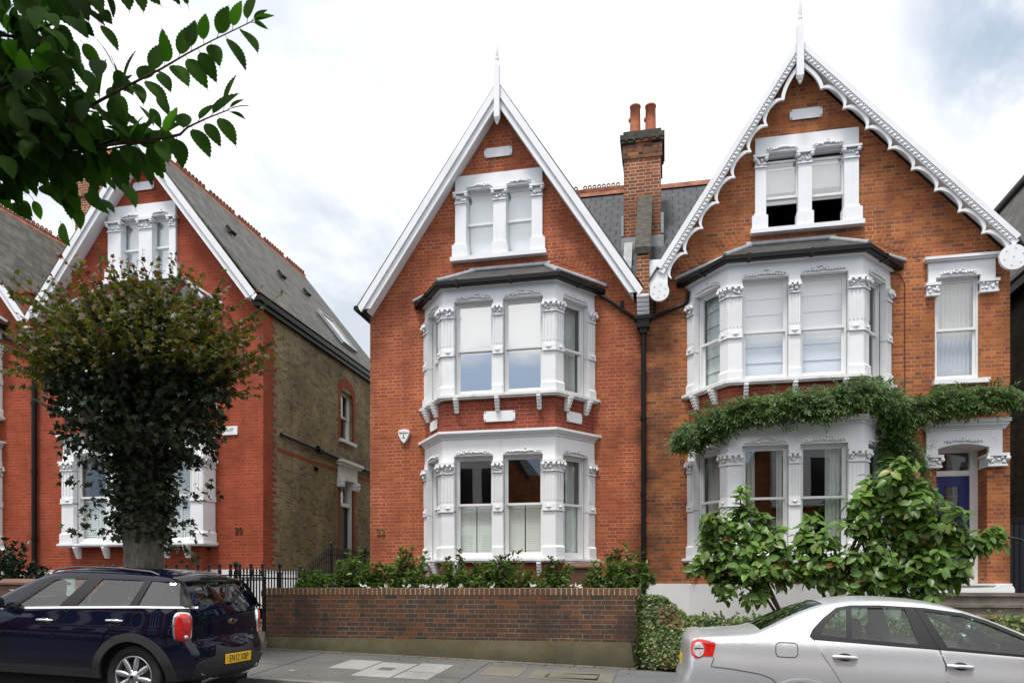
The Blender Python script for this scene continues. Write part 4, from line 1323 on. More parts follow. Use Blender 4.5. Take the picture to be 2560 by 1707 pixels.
L_['petal'] = leaf_mat('white_petal', [(.8, .8, .76), (.72, .74, .7)], .2, .6, tcol=(1, 1, 1))
M['bark_maple'] = bark_mat('grey_maple_bark', (.085, .078, .064), (.165, .153, .13), 14)
M['bark'] = bark_mat('brown_bark', (.045, .03, .022), (.11, .08, .06), 18)


def blob_points(c, r, n, shell=.45):
    d = rdir(n); q = shell + (1 - shell) * NR.random(n) ** .6
    return np.array(c) + d * q[:, None] * np.array(r), d


# ---- street maple
def maple():
    bx, by = -7.80, -5.15
    z0 = zp_(bx, by)
    R = thing('maple_tree', 'round dark-leaved street maple with a thick grey trunk in front of the left house', 'tree', (bx, by, z0))
    mb = MB(); n = 15
    pts = []; rad = []
    for i in range(n):
        t = i / (n - 1); pts.append((bx + .04 * sin(3 * t), by + .03 * cos(4 * t), z0 - .05 + 3.35 * t)); rad.append(.272 - .03 * t + .10 * max(0, .12 - t) / .12 + .03 * sin(17 * t) + (.05 if .55 < t < .7 else 0))
    mb.tube(pts, rad, 18)
    mb.build('trunk', M['bark_maple'], R)
    mb = MB(); C = np.array((bx - .03, by, 4.55))
    for i in range(16):
        a = 2 * pi * i / 16 + rnd.random() * .4; e = rnd.uniform(.1, 1.2); L = rnd.uniform(1.2, 1.75)
        d = Vector((cos(a) * cos(e), sin(a) * cos(e) * .8, sin(e)))
        p = Vector((bx, by, z0 + 3.0)); Q = [tuple(p + d * L * t + Vector((0, 0, .3 * t))) for t in (0, .3, .65, 1)]
        mb.tube(Q, [.10, .07, .04, .015], 7)
    mb.build('limb', M['bark_maple'], R)
    core, d = blob_points(C + (0, 0, -.22), (1.36, 1.12, 1.12), 8000, .15)
    q_ = np.clip((C[2] - .22 - core[:, 2]) / 1.12, 0, .97); k_ = np.clip(.92 / np.sqrt(1 - q_ ** 2), 1, 1.75)[:, None]
    core[:, :2] = np.array((bx, by)) + (core[:, :2] - np.array((bx, by))) * k_
    core[:, 2] -= .12 * q_
    keep = core[:, 2] > 3.05
    core, d = core[keep], d[keep]
    k = len(core)
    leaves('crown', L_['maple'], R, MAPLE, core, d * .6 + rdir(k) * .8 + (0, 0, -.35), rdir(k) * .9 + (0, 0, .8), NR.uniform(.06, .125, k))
    # wisps growing out of the ball
    Pw, Aw, Nw, Sw, Pr, Ar, Nr_, Sr = [], [], [], [], [], [], [], []
    tw = MB()
    for i in range(520):
        u = rdir(1)[0]; u[2] = abs(u[2]) * 1.25 - .30; u = u / np.linalg.norm(u)
        b = C + u * np.array((1.32, 1.05, 1.05)) * NR.uniform(.7, 1.0)
        if b[2] < 3.35: continue
        g = unit((u * (1, .9, .55) + (0, 0, .45) + NR.normal(size=3) * .18)[None])[0]
        L = NR.uniform(.25, .95) * (1.25 if abs(u[0]) > .6 else 1.0) * (1.25 if NR.random() < .15 else 1)
        tw.rod(tuple(b), tuple(b + g * L), .006, .002, n=4, caps=False)
        m = int(L * 21)
        red = (u[2] > .35 and NR.random() < .36) or NR.random() < .05
        for j in range(m):
            t = (j + .4) / m
            p = b + g * L * t; a = g * .5 + NR.normal(size=3) * .65 + (0, 0, -.25); s = NR.uniform(.065, .125) * (1.1 - .4 * t)
            if red and t > .74: Pr.append(p); Ar.append(g * .5 + NR.normal(size=3) * .6); Nr_.append(NR.normal(size=3) + (0, 0, .8)); Sr.append(s * .8)
            else: Pw.append(p); Aw.append(a); Nw.append(NR.normal(size=3) * .6 + (0, 0, 1)); Sw.append(s)
    tw.build('twig', M['bark'], R, recalc=False)['kind'] = 'stuff'
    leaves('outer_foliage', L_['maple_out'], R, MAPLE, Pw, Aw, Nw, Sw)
    leaves('young_leaves', L_['maple_red'], R, MAPLE, Pr, Ar, Nr_, Sr)
    # epicormic shoots on the trunk
    P, A, S = [], [], []
    for i in range(2300):
        z = 1.98 + 1.45 * NR.random() ** .75; a = NR.uniform(0, 2 * pi); r = .25 + abs(NR.normal()) * (.075 + .075 * (z - 1.75))
        P.append((bx + r * cos(a), by + r * sin(a), z)); A.append((cos(a) * .5 + NR.normal() * .5, sin(a) * .5 + NR.normal() * .5, -.4 + NR.normal() * .4)); S.append(NR.uniform(.055, .11))
    for (dx, dz, L, s0) in ((1, .15, 1.15, 2.55), (1, -.25, .95, 2.35), (1, -.1, 1.2, 2.75), (-1, -.1, .75, 2.2), (-1, .05, 1.0, 2.9), (1, -.45, .9, 2.1), (.8, .3, 1.0, 2.95), (-.8, -.4, .8, 2.7)):
        for j in range(34):
            t = NR.random(); P.append((bx + dx * (.3 + t * L), by - .25 + NR.normal() * .1, s0 + dz * t * L + NR.normal() * .07)); A.append((dx * .5 + NR.normal() * .6, NR.normal() * .6, -.5 + NR.normal() * .3)); S.append(NR.uniform(.055, .11))
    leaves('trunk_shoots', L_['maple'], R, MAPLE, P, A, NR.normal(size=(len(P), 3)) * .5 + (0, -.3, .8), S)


def zp_(x, y): return -.034 * (x + 5.5) + .11 + .118 * (y + 6.05) / 2.5


# ---- magnolias
def magnolia(label, base, stems, clumps, dens):
    R = thing('magnolia', label, 'shrub', base)
    mb = MB()
    for pts, r in stems:
        mb.tube([(base[0] + x, base[1] + y, base[2] + z) for x, y, z in pts], [r * (1 - .6 * i / (len(pts) - 1)) for i in range(len(pts))], 8)
    for (x, z, r) in clumps:
        s = min((st[0][-1] for st in stems), key=lambda e: hypot(base[0] + e[0] - x, base[2] + e[2] - z))
        p = Vector((base[0] + s[0], base[1] + s[1], base[2] + s[2])); q = Vector((x, base[1], z))
        mb.tube([tuple(p), tuple(p.lerp(q, .5) + Vector((0, rnd.uniform(-.1, .1), -.05))), tuple(q)], [.022, .015, .007], 6)
    mb.build('stem', M['bark'], R)
    P, A, N, S = [], [], [], []
    for (x, z, r) in clumps:
        n = int(dens * 2.0 * (r ** 1.8))
        c = np.array((x, base[1] + NR.uniform(-.18, .12), z))
        # whorls of leaves at shoot tips
        for j in range(max(3, n // 6)):
            d = rdir(1)[0]; d[1] *= .9
            tip = c + d * np.array((r, min(r, .45), r)) * NR.uniform(.35, 1.0)
            g = unit((d * .6 + (0, -.25, .55))[None])[0]
            ph = NR.uniform(0, 6.3)
            u = unit(np.cross(g, (.3, .2, .9))[None])[0]; w = np.cross(g, u)
            for q in range(NR.integers(5, 8)):
                a = ph + q * 2.4
                ax = (u * cos(a) + w * sin(a)) * .85 + g * NR.uniform(-.1, .55) + (0, 0, -.35)
                P.append(tip - g * .03 * q); A.append(ax); N.append(g + NR.normal(size=3) * .25 + (0, -.15, .3)); S.append(NR.uniform(.13, .22))
    k = len(P); P, A, N, S = map(np.array, (P, A, N, S))
    old = NR.random(k) < .022
    leaves('foliage', L_['magnolia'], R, leaf_oval(.56, .16, .14), P[~old], A[~old], N[~old], S[~old])
    leaves('yellow_leaves', L_['magnolia_old'], R, leaf_oval(.56, .2, .14), P[old], A[old], N[old], S[old])
    return R


maple()
magnolia('green magnolia shrub with a pointed top before the left windows of the right house', (1.95, -2.2, .28),
         [([(0, 0, 0), (-.1, 0, .6), (-.35, .02, 1.05), (-.5, 0, 1.5)], .045), ([(0, 0, .3), (-.3, .05, .8), (-.8, 0, 1.1)], .03), ([(-.1, 0, .6), (-.4, .02, 1.3), (-.68, 0, 2.1)], .028)],
         [(1.2, 2.85, .17), (1.22, 2.6, .24), (.78, 2.42, .27), (.68, 2.2, .28), (1.3, 2.3, .4), (1.62, 2.2, .38), (1.85, 2.05, .27), (1.2, 1.85, .48), (1.5, 1.7, .42), (.8, 1.75, .36), (.48, 1.7, .25), (1.0, 1.4, .36), (1.45, 1.35, .36), (1.85, 1.5, .28), (.95, 2.08, .3)], 330)
magnolia('large spreading green magnolia in front of the blue door', (2.62, -2.15, .28),
         [([(0, 0, 0), (.03, 0, .75), (.2, 0, 1.35), (.45, 0, 1.9)], .06), ([(.02, 0, .6), (-.18, 0, 1.1), (-.3, 0, 1.6)], .035), ([(.03, 0, .7), (.6, .05, 1.05), (1.4, 0, 1.35)], .045), ([(.2, 0, 1.3), (.6, 0, 1.95), (.95, 0, 2.4)], .035), ([(.6, .05, 1.05), (1.4, 0, 1.6), (2.1, 0, 1.8)], .03)],
         [(2.32, 2.45, .16), (2.3, 2.2, .25), (2.25, 1.85, .38), (2.55, 2.0, .34), (2.55, 1.65, .36), (2.3, 1.55, .26), (3.0, 1.75, .38), (3.05, 2.25, .38), (3.0, 2.65, .28), (3.25, 2.9, .34), (3.6, 3.1, .34), (3.75, 2.95, .3), (3.4, 2.5, .45), (3.9, 2.6, .42), (3.35, 2.0, .45), (3.85, 2.1, .5), (4.3, 2.3, .42), (4.5, 2.0, .42), (4.2, 1.65, .45), (3.75, 1.6, .45), (3.3, 1.5, .36), (4.72, 2.0, .3), (4.95, 2.12, .24), (5.05, 2.2, .15), (4.55, 1.6, .3), (4.1, 1.3, .34), (3.7, 1.3, .3), (2.8, 1.4, .3), (3.95, 1.15, .22)], 330)


# ---- wisteria on the right house
def wisteria():
    R = thing('wisteria', 'dark green wisteria trained along the wall between bay windows and over the blue door', 'climber', (4.2, -.3, .3))
    path = [[(.30, -.30, 4.10, .22), (.60, -.72, 4.18, .25), (1.05, -1.08, 4.38, .25), (1.6, -1.12, 4.48, .24), (2.2, -1.12, 4.5, .25), (2.8, -1.12, 4.52, .26), (3.3, -1.05, 4.68, .28), (3.62, -.85, 4.72, .28), (3.9, -.55, 4.55, .27), (4.25, -.3, 4.45, .27)],
            [(4.25, -.28, 4.45, .22), (4.65, -.22, 4.6, .22), (5.2, -.2, 4.68, .22), (5.75, -.2, 4.70, .21), (6.02, -.22, 4.66, .17)],
            [(4.1, -.42, 4.4, .25), (4.12, -.36, 4.0, .26), (4.2, -.32, 3.6, .28), (4.3, -.28, 3.2, .27), (4.45, -.26, 2.85, .24), (4.6, -.24, 2.45, .2)]]
    mb = MB(); P, A, N, S = [], [], [], []
    for pl in path:
        mb.tube([(x, y + .1, z) for x, y, z, r in pl], .025, 6)
        for (a, b) in zip(pl[:-1], pl[1:]):
            a = np.array(a); b = np.array(b); L = np.linalg.norm((b - a)[:3])
            for i in range(int(L * 480)):
                q = a + (b - a) * NR.random(); r = q[3]
                d = NR.normal(size=3) * .55; d[1] = -abs(d[1]) * .6
                p = q[:3] + d * r * np.array((.9, .75, .7)) + (0, 0, .04)
                g = unit((np.array((NR.normal() * .6, -.55, -.75 + .5 * (d[2] > .3))) + NR.normal(size=3) * .25)[None])[0]   # compound leaf axis
                l = NR.uniform(.16, .3)
                sd = unit(np.cross(g, (0, -1, .3))[None])[0]
                for j in range(4):
                    t = (j + 1) / 4.5
                    for s in (-1, 1):
                        P.append(p + g * l * t); A.append(sd * s * .8 + g * .75 + NR.normal(size=3) * .15); N.append((NR.normal() * .3, -.7, .6)); S.append(NR.uniform(.06, .10))
                P.append(p + g * l); A.append(g); N.append((0, -.7, .6)); S.append(.09)
    mb.tube([(4.32, -.08, .3), (4.34, -.1, 1.5), (4.25, -.12, 2.6), (4.2, -.12, 4.3)], [.05, .045, .04, .03], 8)
    mb.build('stem', M['bark'], R)
    leaves('foliage', L_['wisteria'], R, LEAFLET, P, A, N, S)


wisteria()


# ---- ivy-covered boundary
def ivy():
    R = thing('ivy_hedge', 'low ivy-covered boundary wall behind the silver car, highest at its left end', 'hedge', (2.8, -3.5, .05))
    top = lambda x: 1.12 if x < -.05 else (1.12 - (x + .05) / .40 * .34 if x < .35 else .80 + .02 * sin(5 * x) + .06 * min(1, max(0, (x - 2) / 3)))
    bot = lambda x: zp_(x, -3.55) + .0
    mb = MB(); xs = [-.36 + i * .2 for i in range(34)]
    A_ = [(x, -3.62, bot(x) - .1) for x in xs]; B_ = [(x, -3.62, top(x) - .08) for x in xs]
    mb.strip2(A_, B_, (0, .3, 0)); mb.build('wall', plain('ivy_stems', (.035, .028, .018), .95, var=.5, scale=20), R)
    P, A, N, S = [], [], [], []
    n = 15500
    for i in range(n):
        x = NR.uniform(-.42, 6.2) if i > n * .17 else NR.uniform(-.45, .5)
        zt, zb = top(x), bot(x)
        bul = .10 + .05 * sin(4 * x + 1.3) + .04 * sin(9 * x)
        if NR.random() < .26: z = zt + abs(NR.normal()) * .025 + .01; y = NR.uniform(-3.68, -3.3); nn = (0, -.3, 1)
        else:
            z = zb + .06 + (zt - zb - .06) * NR.random(); y = -3.62 - bul * (.4 + .6 * sin(pi * min(1, (z - zb) / max(.1, zt - zb)) ** .7)) * NR.uniform(.75, 1.05); nn = (0, -1, .35)
        if x < -.36: nn = (-1, -.3, .2)
        P.append((x, y, z)); A.append((NR.normal() * .7, -.25 + NR.normal() * .3, -.7 + NR.normal() * .4)); N.append(np.array(nn) + NR.normal(size=3) * .3); S.append(NR.uniform(.035, .07))
    for i in range(75):          # loose shoots
        x = NR.uniform(-.4, 6.1); up = NR.random() < .55
        b = np.array((x, -3.5 if up else -3.75, top(x) if up else NR.uniform(bot(x) + .15, top(x))))
        g = unit(np.array((NR.normal() * .5, -.25 if up else -.8, 1.0 if up else NR.normal() * .4))[None])[0]; L = NR.uniform(.06, .2)
        for j in range(6):
            P.append(b + g * L * (j + 1) / 6); A.append(g * .4 + NR.normal(size=3) * .7); N.append((0, -.6, .7)); S.append(NR.uniform(.03, .055))
    P, A, N, S = map(np.array, (P, A, N, S)); n = len(P)
    old = (NR.random(n) < .05) | ((np.sin(P[:, 0] * 7.3 + 1) + np.sin(P[:, 2] * 9 + P[:, 0] * 3) > 1.25) & (NR.random(n) < .6))
    t = ([(0, 0, 0), (.1, .42, .02), (.55, .34, 0), (1, 0, -.1), (.55, -.34, 0), (.1, -.42, .02), (.4, 0, .06)], [(6, 0, 1), (6, 1, 2), (6, 2, 3), (6, 3, 4), (6, 4, 5), (6, 5, 0)])
    leaves('foliage', L_['ivy'], R, t, P[~old], A[~old], N[~old], S[~old])
    leaves('dry_foliage', L_['ivy_old'], R, t, P[old], A[old], N[old], S[old])


ivy()


# ---- shrubs behind the garden wall
def shrub(x, y, zb, zt, r, label, n, mat='shrub', red=.1, size=(.065, .115), group=None, flowers=(), name='shrub'):
    R = thing(name, label, 'shrub', (x, y, zb), group)
    mb = MB(); P, A, N, S = [], [], [], []
    H = zt - zb
    for i in range(max(10, n // 30)):
        a = NR.uniform(0, 2 * pi); q = NR.random() ** .5 * r * 1.12
        top = np.array((x + q * cos(a) * 1.0, y + q * sin(a) * .7, zb + H * (1 - .45 * (q / r) ** 2) * NR.uniform(.60, 1.08)))
        base = np.array((x + .2 * q * cos(a), y + .2 * q * sin(a), zb))
        mb.tube([tuple(base), tuple(base * .5 + top * .5 + (0, 0, .03)), tuple(top)], [.010, .007, .003], 5)
        m = 58
        for j in range(m):
            t = .12 + .88 * NR.random() ** .75
            p = base + (top - base) * t + NR.normal(size=3) * .035
            P.append(p); A.append((cos(a) * .35 + NR.normal() * .7, sin(a) * .35 + NR.normal() * .7, .35 + NR.normal() * .45)); N.append(NR.normal(size=3) * .5 + (0, -.3, .8)); S.append(NR.uniform(*size))
        for j in range(5):
            P.append(top); an = j * 1.3; A.append((cos(an) * .8, sin(an) * .8, .75)); N.append((0, 0, 1)); S.append(size[1])
    mb.build('stem', M['bark'], R)
    P, A, N, S = map(np.array, (P, A, N, S))
    rd = (P[:, 2] > zb + H * .8) & (NR.random(len(P)) < red * 4)
    leaves('foliage', L_[mat], R, leaf_oval(.44, .12, .12, m=3), P[~rd], A[~rd], N[~rd], S[~rd])
    if rd.any() and red: leaves('young_leaves', L_['shrub_red'], R, leaf_oval(.34, .15, .12, m=3), P[rd], A[rd], N[rd], S[rd])
    for (fx, fy, fz, fr) in flowers:
        a = np.arange(7) * 2 * pi / 7
        leaves('flower', L_['petal'], R, ([(0, 0, 0), (.5, .4, .1), (1, .2, .12), (1, -.2, .12), (.5, -.4, .1)], [(0, 1, 2, 3, 4)]), np.tile((fx, fy, fz), (7, 1)), np.stack([np.cos(a), -.25 + 0 * a, np.sin(a)], 1), np.tile((0, -1, 0.0), (7, 1)), np.full(7, fr))
    return R


gs = 'shrubs along the top of the garden wall'
for a in ((-6.02, -3.05, 1.02, 1.62, .30, 'small bright green shrub left of all the others behind the garden wall', 520, 'shrub_light', .05),
          (-5.28, -2.95, 1.02, 1.88, .42, 'dark evergreen shrub below the brass number 22', 900, 'shrub', .04),
          (-4.78, -2.9, 1.02, 1.60, .30, 'low dark shrub filling the gap beside the brick left of the bay window', 420, 'shrub', .05),
          (-4.28, -2.95, 1.02, 2.02, .45, 'tall dark shrub at the left corner of the lower bay window', 1000, 'shrub', .1),
          (-3.42, -2.95, 1.02, 1.84, .48, 'dark shrub under the left front light of the lower bay window', 900, 'shrub', .12),
          (-2.62, -2.95, 1.02, 1.88, .45, 'bronze-tipped shrub under the centre of the lower bay window', 860, 'shrub', .2),
          (-1.82, -3.0, 1.02, 1.74, .40, 'small shrub left of the brown bin behind the garden wall', 640, 'shrub', .16),
          (-.75, -2.9, 1.02, 1.95, .56, 'largest rounded shrub at the right end of the garden wall', 1400, 'shrub', .12)):
    shrub(*a, group=gs)
shrub(-12.9, -2.7, .62, 2.15, .95, 'dark rose bush with one white flower above the brown bin at the left edge', 4200, 'bush', 0, (.08, .13), flowers=[(-12.45, -3.1, 2.05, .06)], name='rose_bush')
gf = 'white flowers along the garden wall'
for i, x in enumerate((-4.95, -4.62, -4.22, -3.95, -3.66, -3.3, -2.75, -2.15, -1.4)):
    n = (4, 5, 5, 9, 14, 5, 3, 4, 6)[i]
    R = thing('flower', ['tiny white flower tuft right of the shrub below the number 22', 'small white flower tuft below the low gap shrub', 'white flower tuft left of the pair at the tall shrub', 'white flower tuft below the tall shrub', 'largest white flower clump on top of the garden wall', 'white flower tuft right of the largest clump', 'single small white flower tuft below the centre of the bay', 'white flower tuft below the bronze-tipped shrub', 'white flower tuft at the foot of the brown bin'][i], 'flower', (x, -3.28, 1.1), gf)
    P = np.stack([x + NR.normal(size=n) * .05, -3.3 + NR.normal(size=n) * .02, 1.27 + NR.random(n) * .05], 1)
    leaves('petal', L_['petal'], R, LEAF6, P, np.stack([NR.normal(size=n), -.2 + 0 * P[:, 0], .4 + NR.random(n)], 1), np.tile((0, -1, .4), (n, 1)), NR.uniform(.05, .09, n))
    mb = MB()
    for p in P: mb.rod((x, -3.25, 1.05), tuple(p), .004, n=4, caps=False)
    mb.build('stem', M['bark'], R)


# ---- cherry branch overhead
def cherry():
    base = (-4.7, -14.75, -.1)
    R = thing('cherry_tree', 'overhanging tree branch with toothed dark green leaves in the upper left corner', 'tree', base)
    f_, a_ = 1708., radians(11.7)
    tb = MB(); tb.tube([(-4.7, -14.75, -.2), (-4.72, -14.75, 1.2), (-4.6, -14.6, 2.4), (-4.3, -14.2, 3.2)], [.17, .14, .12, .09], 12)
    tb.build('trunk', M['bark'], R)
    twigs = [  # x, y, z points of the visible twigs
        [(-3.6, -13.2, 3.25), (-2.95, -12.6, 3.12), (-2.50, -12.48, 3.15), (-2.34, -12.48, 3.25), (-2.2, -12.48, 3.30), (-2.09, -12.48, 3.335), (-1.96, -12.48, 3.375), (-1.84, -12.48, 3.42), (-1.73, -12.48, 3.455), (-1.57, -12.48, 3.50)],
        [(-3.6, -13.2, 3.25), (-2.95, -12.45, 3.14), (-2.72, -12.4, 3.18), (-2.40, -12.4, 3.16), (-2.03, -12.42, 3.14), (-1.92, -12.42, 3.145), (-1.885, -12.42, 3.17), (-1.80, -12.42, 3.195), (-1.71, -12.42, 3.215)],
        [(-3.6, -13.2, 3.4), (-2.8, -12.7, 3.68), (-2.5, -12.6, 3.68), (-2.25, -12.55, 3.70), (-2.0, -12.5, 3.73), (-1.78, -12.5, 3.76)],
        [(-3.6, -13.2, 3.3), (-2.8, -12.5, 3.42), (-2.55, -12.4, 3.40), (-2.42, -12.4, 3.34), (-2.3, -12.4, 3.24)],
        [(-3.6, -13.2, 3.2), (-2.75, -12.45, 3.14), (-2.5, -12.4, 3.15), (-2.3, -12.38, 3.15), (-2.15, -12.38, 3.16), (-2.04, -12.38, 3.15)],
        [(-3.6, -13.2, 3.3), (-2.9, -12.7, 3.30), (-2.6, -12.6, 3.3), (-2.4, -12.6, 3.33)],
        [(-3.6, -13.2, 3.4), (-2.9, -12.6, 3.6), (-2.6, -12.5, 3.58), (-2.42, -12.5, 3.62), (-2.3, -12.5, 3.7)]]
    mb = MB(); mb.tube([(-4.3, -14.2, 3.2), (-3.9, -13.6, 3.3), (-3.6, -13.2, 3.3)], [.08, .05, .035], 9)
    P, A, N, S = [], [], [], []
    def leaf(p, ax, s):
        mb.rod(tuple(p), tuple(np.array(p) + unit(np.array(ax)[None])[0] * .02), .0012, n=4, caps=False)
        P.append(np.array(p) + unit(np.array(ax)[None])[0] * .018); A.append(ax)
        N.append((NR.normal() * .3 + .1, -.55 + NR.normal() * .25, .65 + NR.normal() * .3)); S.append(s)
    for k, t in enumerate(twigs):
        n = len(t); mb.tube(t, [.010 * (1 - i / n) ** 1.5 + .0018 for i in range(n)], 6)
        side = 1
        for a, b in zip(t[1:-1], t[2:]):
            a = np.array(a); b = np.array(b); L = np.linalg.norm(b - a); m = max(1, int(L / .028))
            g = (b - a) / L
            for j in range(m):
                p = a + (b - a) * (j + .5) / m; side = -side
                up = np.array((-g[2], 0, g[0])) * side
                ax = g * .55 + up * (.75 if side > 0 else .95) + (0, -.05 + NR.normal() * .2, -.32) + NR.normal(size=3) * .14
                leaf(p, ax, NR.uniform(.10, .155) * (1.0 if k < 2 else 1.1))
        leaf(t[-1], g, .09); leaf(t[-1], g + (0, 0, .45), .07); leaf(t[-1], g + (0, 0, -.6), .075)
    # deeper, crowded foliage toward the left edge
    for i in range(560):
        x = -2.95 + abs(NR.normal()) * .33; z = NR.choice([3.64, 3.36, 3.20, 3.14, 3.48], p=[.22, .16, .2, .2, .22]) + NR.normal() * .06
        if x > -2.0 and z > 3.2: continue
        if x > -2.12 or (x > -2.5 and z < 3.15) or z < 3.06: continue
        leaf((x, -12.45 + NR.normal() * .16, z), (.6 + NR.normal() * .4, NR.normal() * .3, -.75 + NR.normal() * .3), NR.uniform(.085, .15))
    mb.build('branch', M['bark'], R)
    leaves('foliage', L_['cherry'], R, serrate(.46), P, A, N, S)
    pd = MB()
    for i in range(6):
        x = -2.52 + .03 * i + NR.normal() * .012; z = 3.40 - .02 * i
        pd.tube([(x, -12.42, z), (x + .01, -12.42, z - .06), (x + .03, -12.41, z - .13 - .02 * (i % 3))], [.004, .010, .003], 6)
    pd.build('withered_leaves', plain('withered_brown', (.10, .035, .02), .8, var=.4), R)


cherry()
# ------------------------------------------------------------------ cars
def chaikin(P, n=2):
    for _ in range(n):
        Q = [P[0]]
        for a, b in zip(P[:-1], P[1:]):
            Q += [(a[0] * .75 + b[0] * .25, a[1] * .75 + b[1] * .25), (a[0] * .25 + b[0] * .75, a[1] * .25 + b[1] * .75)]
        P = Q + [P[-1]]
    return P


def resample(P, d):
    out = [P[0]]; acc = 0
    for a, b in zip(P[:-1], P[1:]):
        L = hypot(b[0] - a[0], b[1] - a[1]); t = d - acc
        while t <= L:
            out.append((a[0] + (b[0] - a[0]) * t / L, a[1] + (b[1] - a[1]) * t / L)); t += d
        acc = L - (t - d)
    if hypot(out[-1][0] - P[-1][0], out[-1][1] - P[-1][1]) > d * .3: out.append(P[-1])
    else: out[-1] = P[-1]
    return out


def sstep(v, a, b):
    t = max(0, min(1, (v - a) / (b - a))); return t * t * (3 - 2 * t)


def soft(z, z0, r):
    d = z - z0
    return 0 if d < -r else (d if d > r else (d + r) ** 2 / (4 * r))


class Car:
    def __init__(s, root, sil, width, r, crown, wheels, wr, arch_r):
        s.R = root
        s.sil = resample(chaikin(sil, 2), .035)
        s.W = width; s.r = r; s.crown = crown; s.wheels = wheels; s.wr = wr; s.ar = arch_r
        n = len(s.sil); s.nrm = []
        for i in range(n):
            a = s.sil[max(0, i - 1)]; b = s.sil[min(n - 1, i + 1)]
            d = Vector((b[0] - a[0], b[1] - a[1])).normalized(); s.nrm.append(Vector((-d.y, d.x)))
        if s.nrm[n // 2].y < 0: s.nrm = [-q for q in s.nrm]

    def f(s, x, z):
        w = s.W(x, z)
        d = polydist(x, z, s.sil, False)
        if d < s.r: w -= s.r - sqrt(max(0, s.r * s.r - (s.r - d) ** 2))
        return w

    def side_T(s, sg, off=0):
        return lambda x, z: (x, sg * (s.f(x, z) + off), z)

    def body(s, holes, cuts, mat):
        """holes: side openings; cuts: list of (test(x,z), vmax) for openings in the top band"""
        bot = s.sil[0][1]
        bottom = [(s.sil[-1][0] - .02, bot)]
        for wx in sorted(s.wheels, reverse=True):
            a0 = math.asin(max(-1, min(1, (bot - s.wr) / s.ar)))
            for i in range(25):
                a = a0 + (pi - 2 * a0) * i / 24
                bottom.append((wx + s.ar * cos(a), s.wr + s.ar * sin(a)))
        bottom.append((s.sil[0][0] + .02, bot))
        outer = s.sil + bottom
        ring = []
        for dd in (.012, .03, .055, .085):
            ring += [(p[0] - n.x * dd, p[1] - n.y * dd) for p, n in zip(s.sil, s.nrm)]
        vs, tr = fill(outer, holes, .05, ring)
        ys = [s.f(x, z) for x, z in vs]
        mb = MB()
        for sg in (1, -1): mb._add([(x, sg * y, z) for (x, z), y in zip(vs, ys)], tr, True)
        s.band(mb, [c for c in cuts], False)
        b = mb.build('body', mat, s.R, weld=True)
        s.smooth_normals(b)
        return b

    def smooth_normals(s, o, tol=.02):
        me = o.data; out = []
        for v in me.vertices:
            x, y, z = v.co; n = Vector(v.normal); sg = 1 if y > 0 else -1
            if abs(y) > .3 and polydist(x, z, s.sil, False) > .014:
                f0 = s.f(x, z)
                if abs(abs(y) - f0) < tol:
                    e = .012
                    g = Vector((-(s.f(x + e, z) - s.f(x - e, z)) / (2 * e), sg, -(s.f(x, z + e) - s.f(x, z - e)) / (2 * e))).normalized()
                    n = g if g.dot(n) >= 0 else -g
            out.append(n)
        me.normals_split_custom_set_from_vertices(out)

    def vs(s):
        m = 20
        return [-1 + 2 * j / m for j in range(m + 1)]

    def bp(s, i, v, off=0):
        p = s.sil[i]; n = s.nrm[i]; ye = s.f(*p); c = s.crown(p[0], p[1]) * (1 - v * v) + off
        return (p[0] + n.x * c, v * ye, p[1] + n.y * c)

    def band(s, mb, cuts, invert, off=0):
        V = s.vs()
        vmx = max([c[1] for c in cuts], default=None)
        if vmx is not None: V = sorted(set([-1, 1] + [vmx * q for q in [-1 + 2 * j / 18 for j in range(19)]] + [-(1 + vmx) / 2, (1 + vmx) / 2]))
        n = len(s.sil); m = len(V)
        P = [s.bp(i, v, off) for i in range(n) for v in V]
        fs = []
        for i in range(n - 1):
            cx = (s.sil[i][0] + s.sil[i + 1][0]) / 2; cz = (s.sil[i][1] + s.sil[i + 1][1]) / 2
            for j in range(m - 1):
                vm = abs(V[j] + V[j + 1]) / 2
                cut = any(t(cx, cz) and vm < q for t, q in cuts)
                if cut == invert: fs.append((i * m + j, i * m + j + 1, (i + 1) * m + j + 1, (i + 1) * m + j))
        mb._add(P, fs, True)

    def band_part(s, name, cut, mat, off=-.006, parent=None):
        mb = MB(); s.band(mb, [cut], True, off)
        o = mb.build(name, mat, parent or s.R)
        return o

    def decal(s, name, poly, mat, off=.003, holes=(), sides=(1, -1), parent=None, sp=.05, thick=0):
        out = []
        vs, tr = fill(poly, holes, sp)
        ys = [s.f(x, z) for x, z in vs]
        for sg in sides:
            mb = MB()
            mb._add([(x, sg * (y + off), z) for (x, z), y in zip(vs, ys)], tr, True)
            if thick:
                n = len(poly)
                for i in range(n):
                    a, b = poly[i], poly[(i + 1) % n]; ya, yb = s.f(*a), s.f(*b)
                    mb._add([(a[0], sg * (ya + off), a[1]), (b[0], sg * (yb + off), b[1]), (b[0], sg * (yb + off - thick), b[1]), (a[0], sg * (ya + off - thick), a[1])], [(0, 1, 2, 3)])
            o = mb.build(name, mat, parent or s.R)
            if name in ('door', 'side_window', 'window_pillar', 'window_frame', 'tail_light') and not (thick and name == 'wheel_arch'): s.smooth_normals(o)
            out.append(o)
        return out

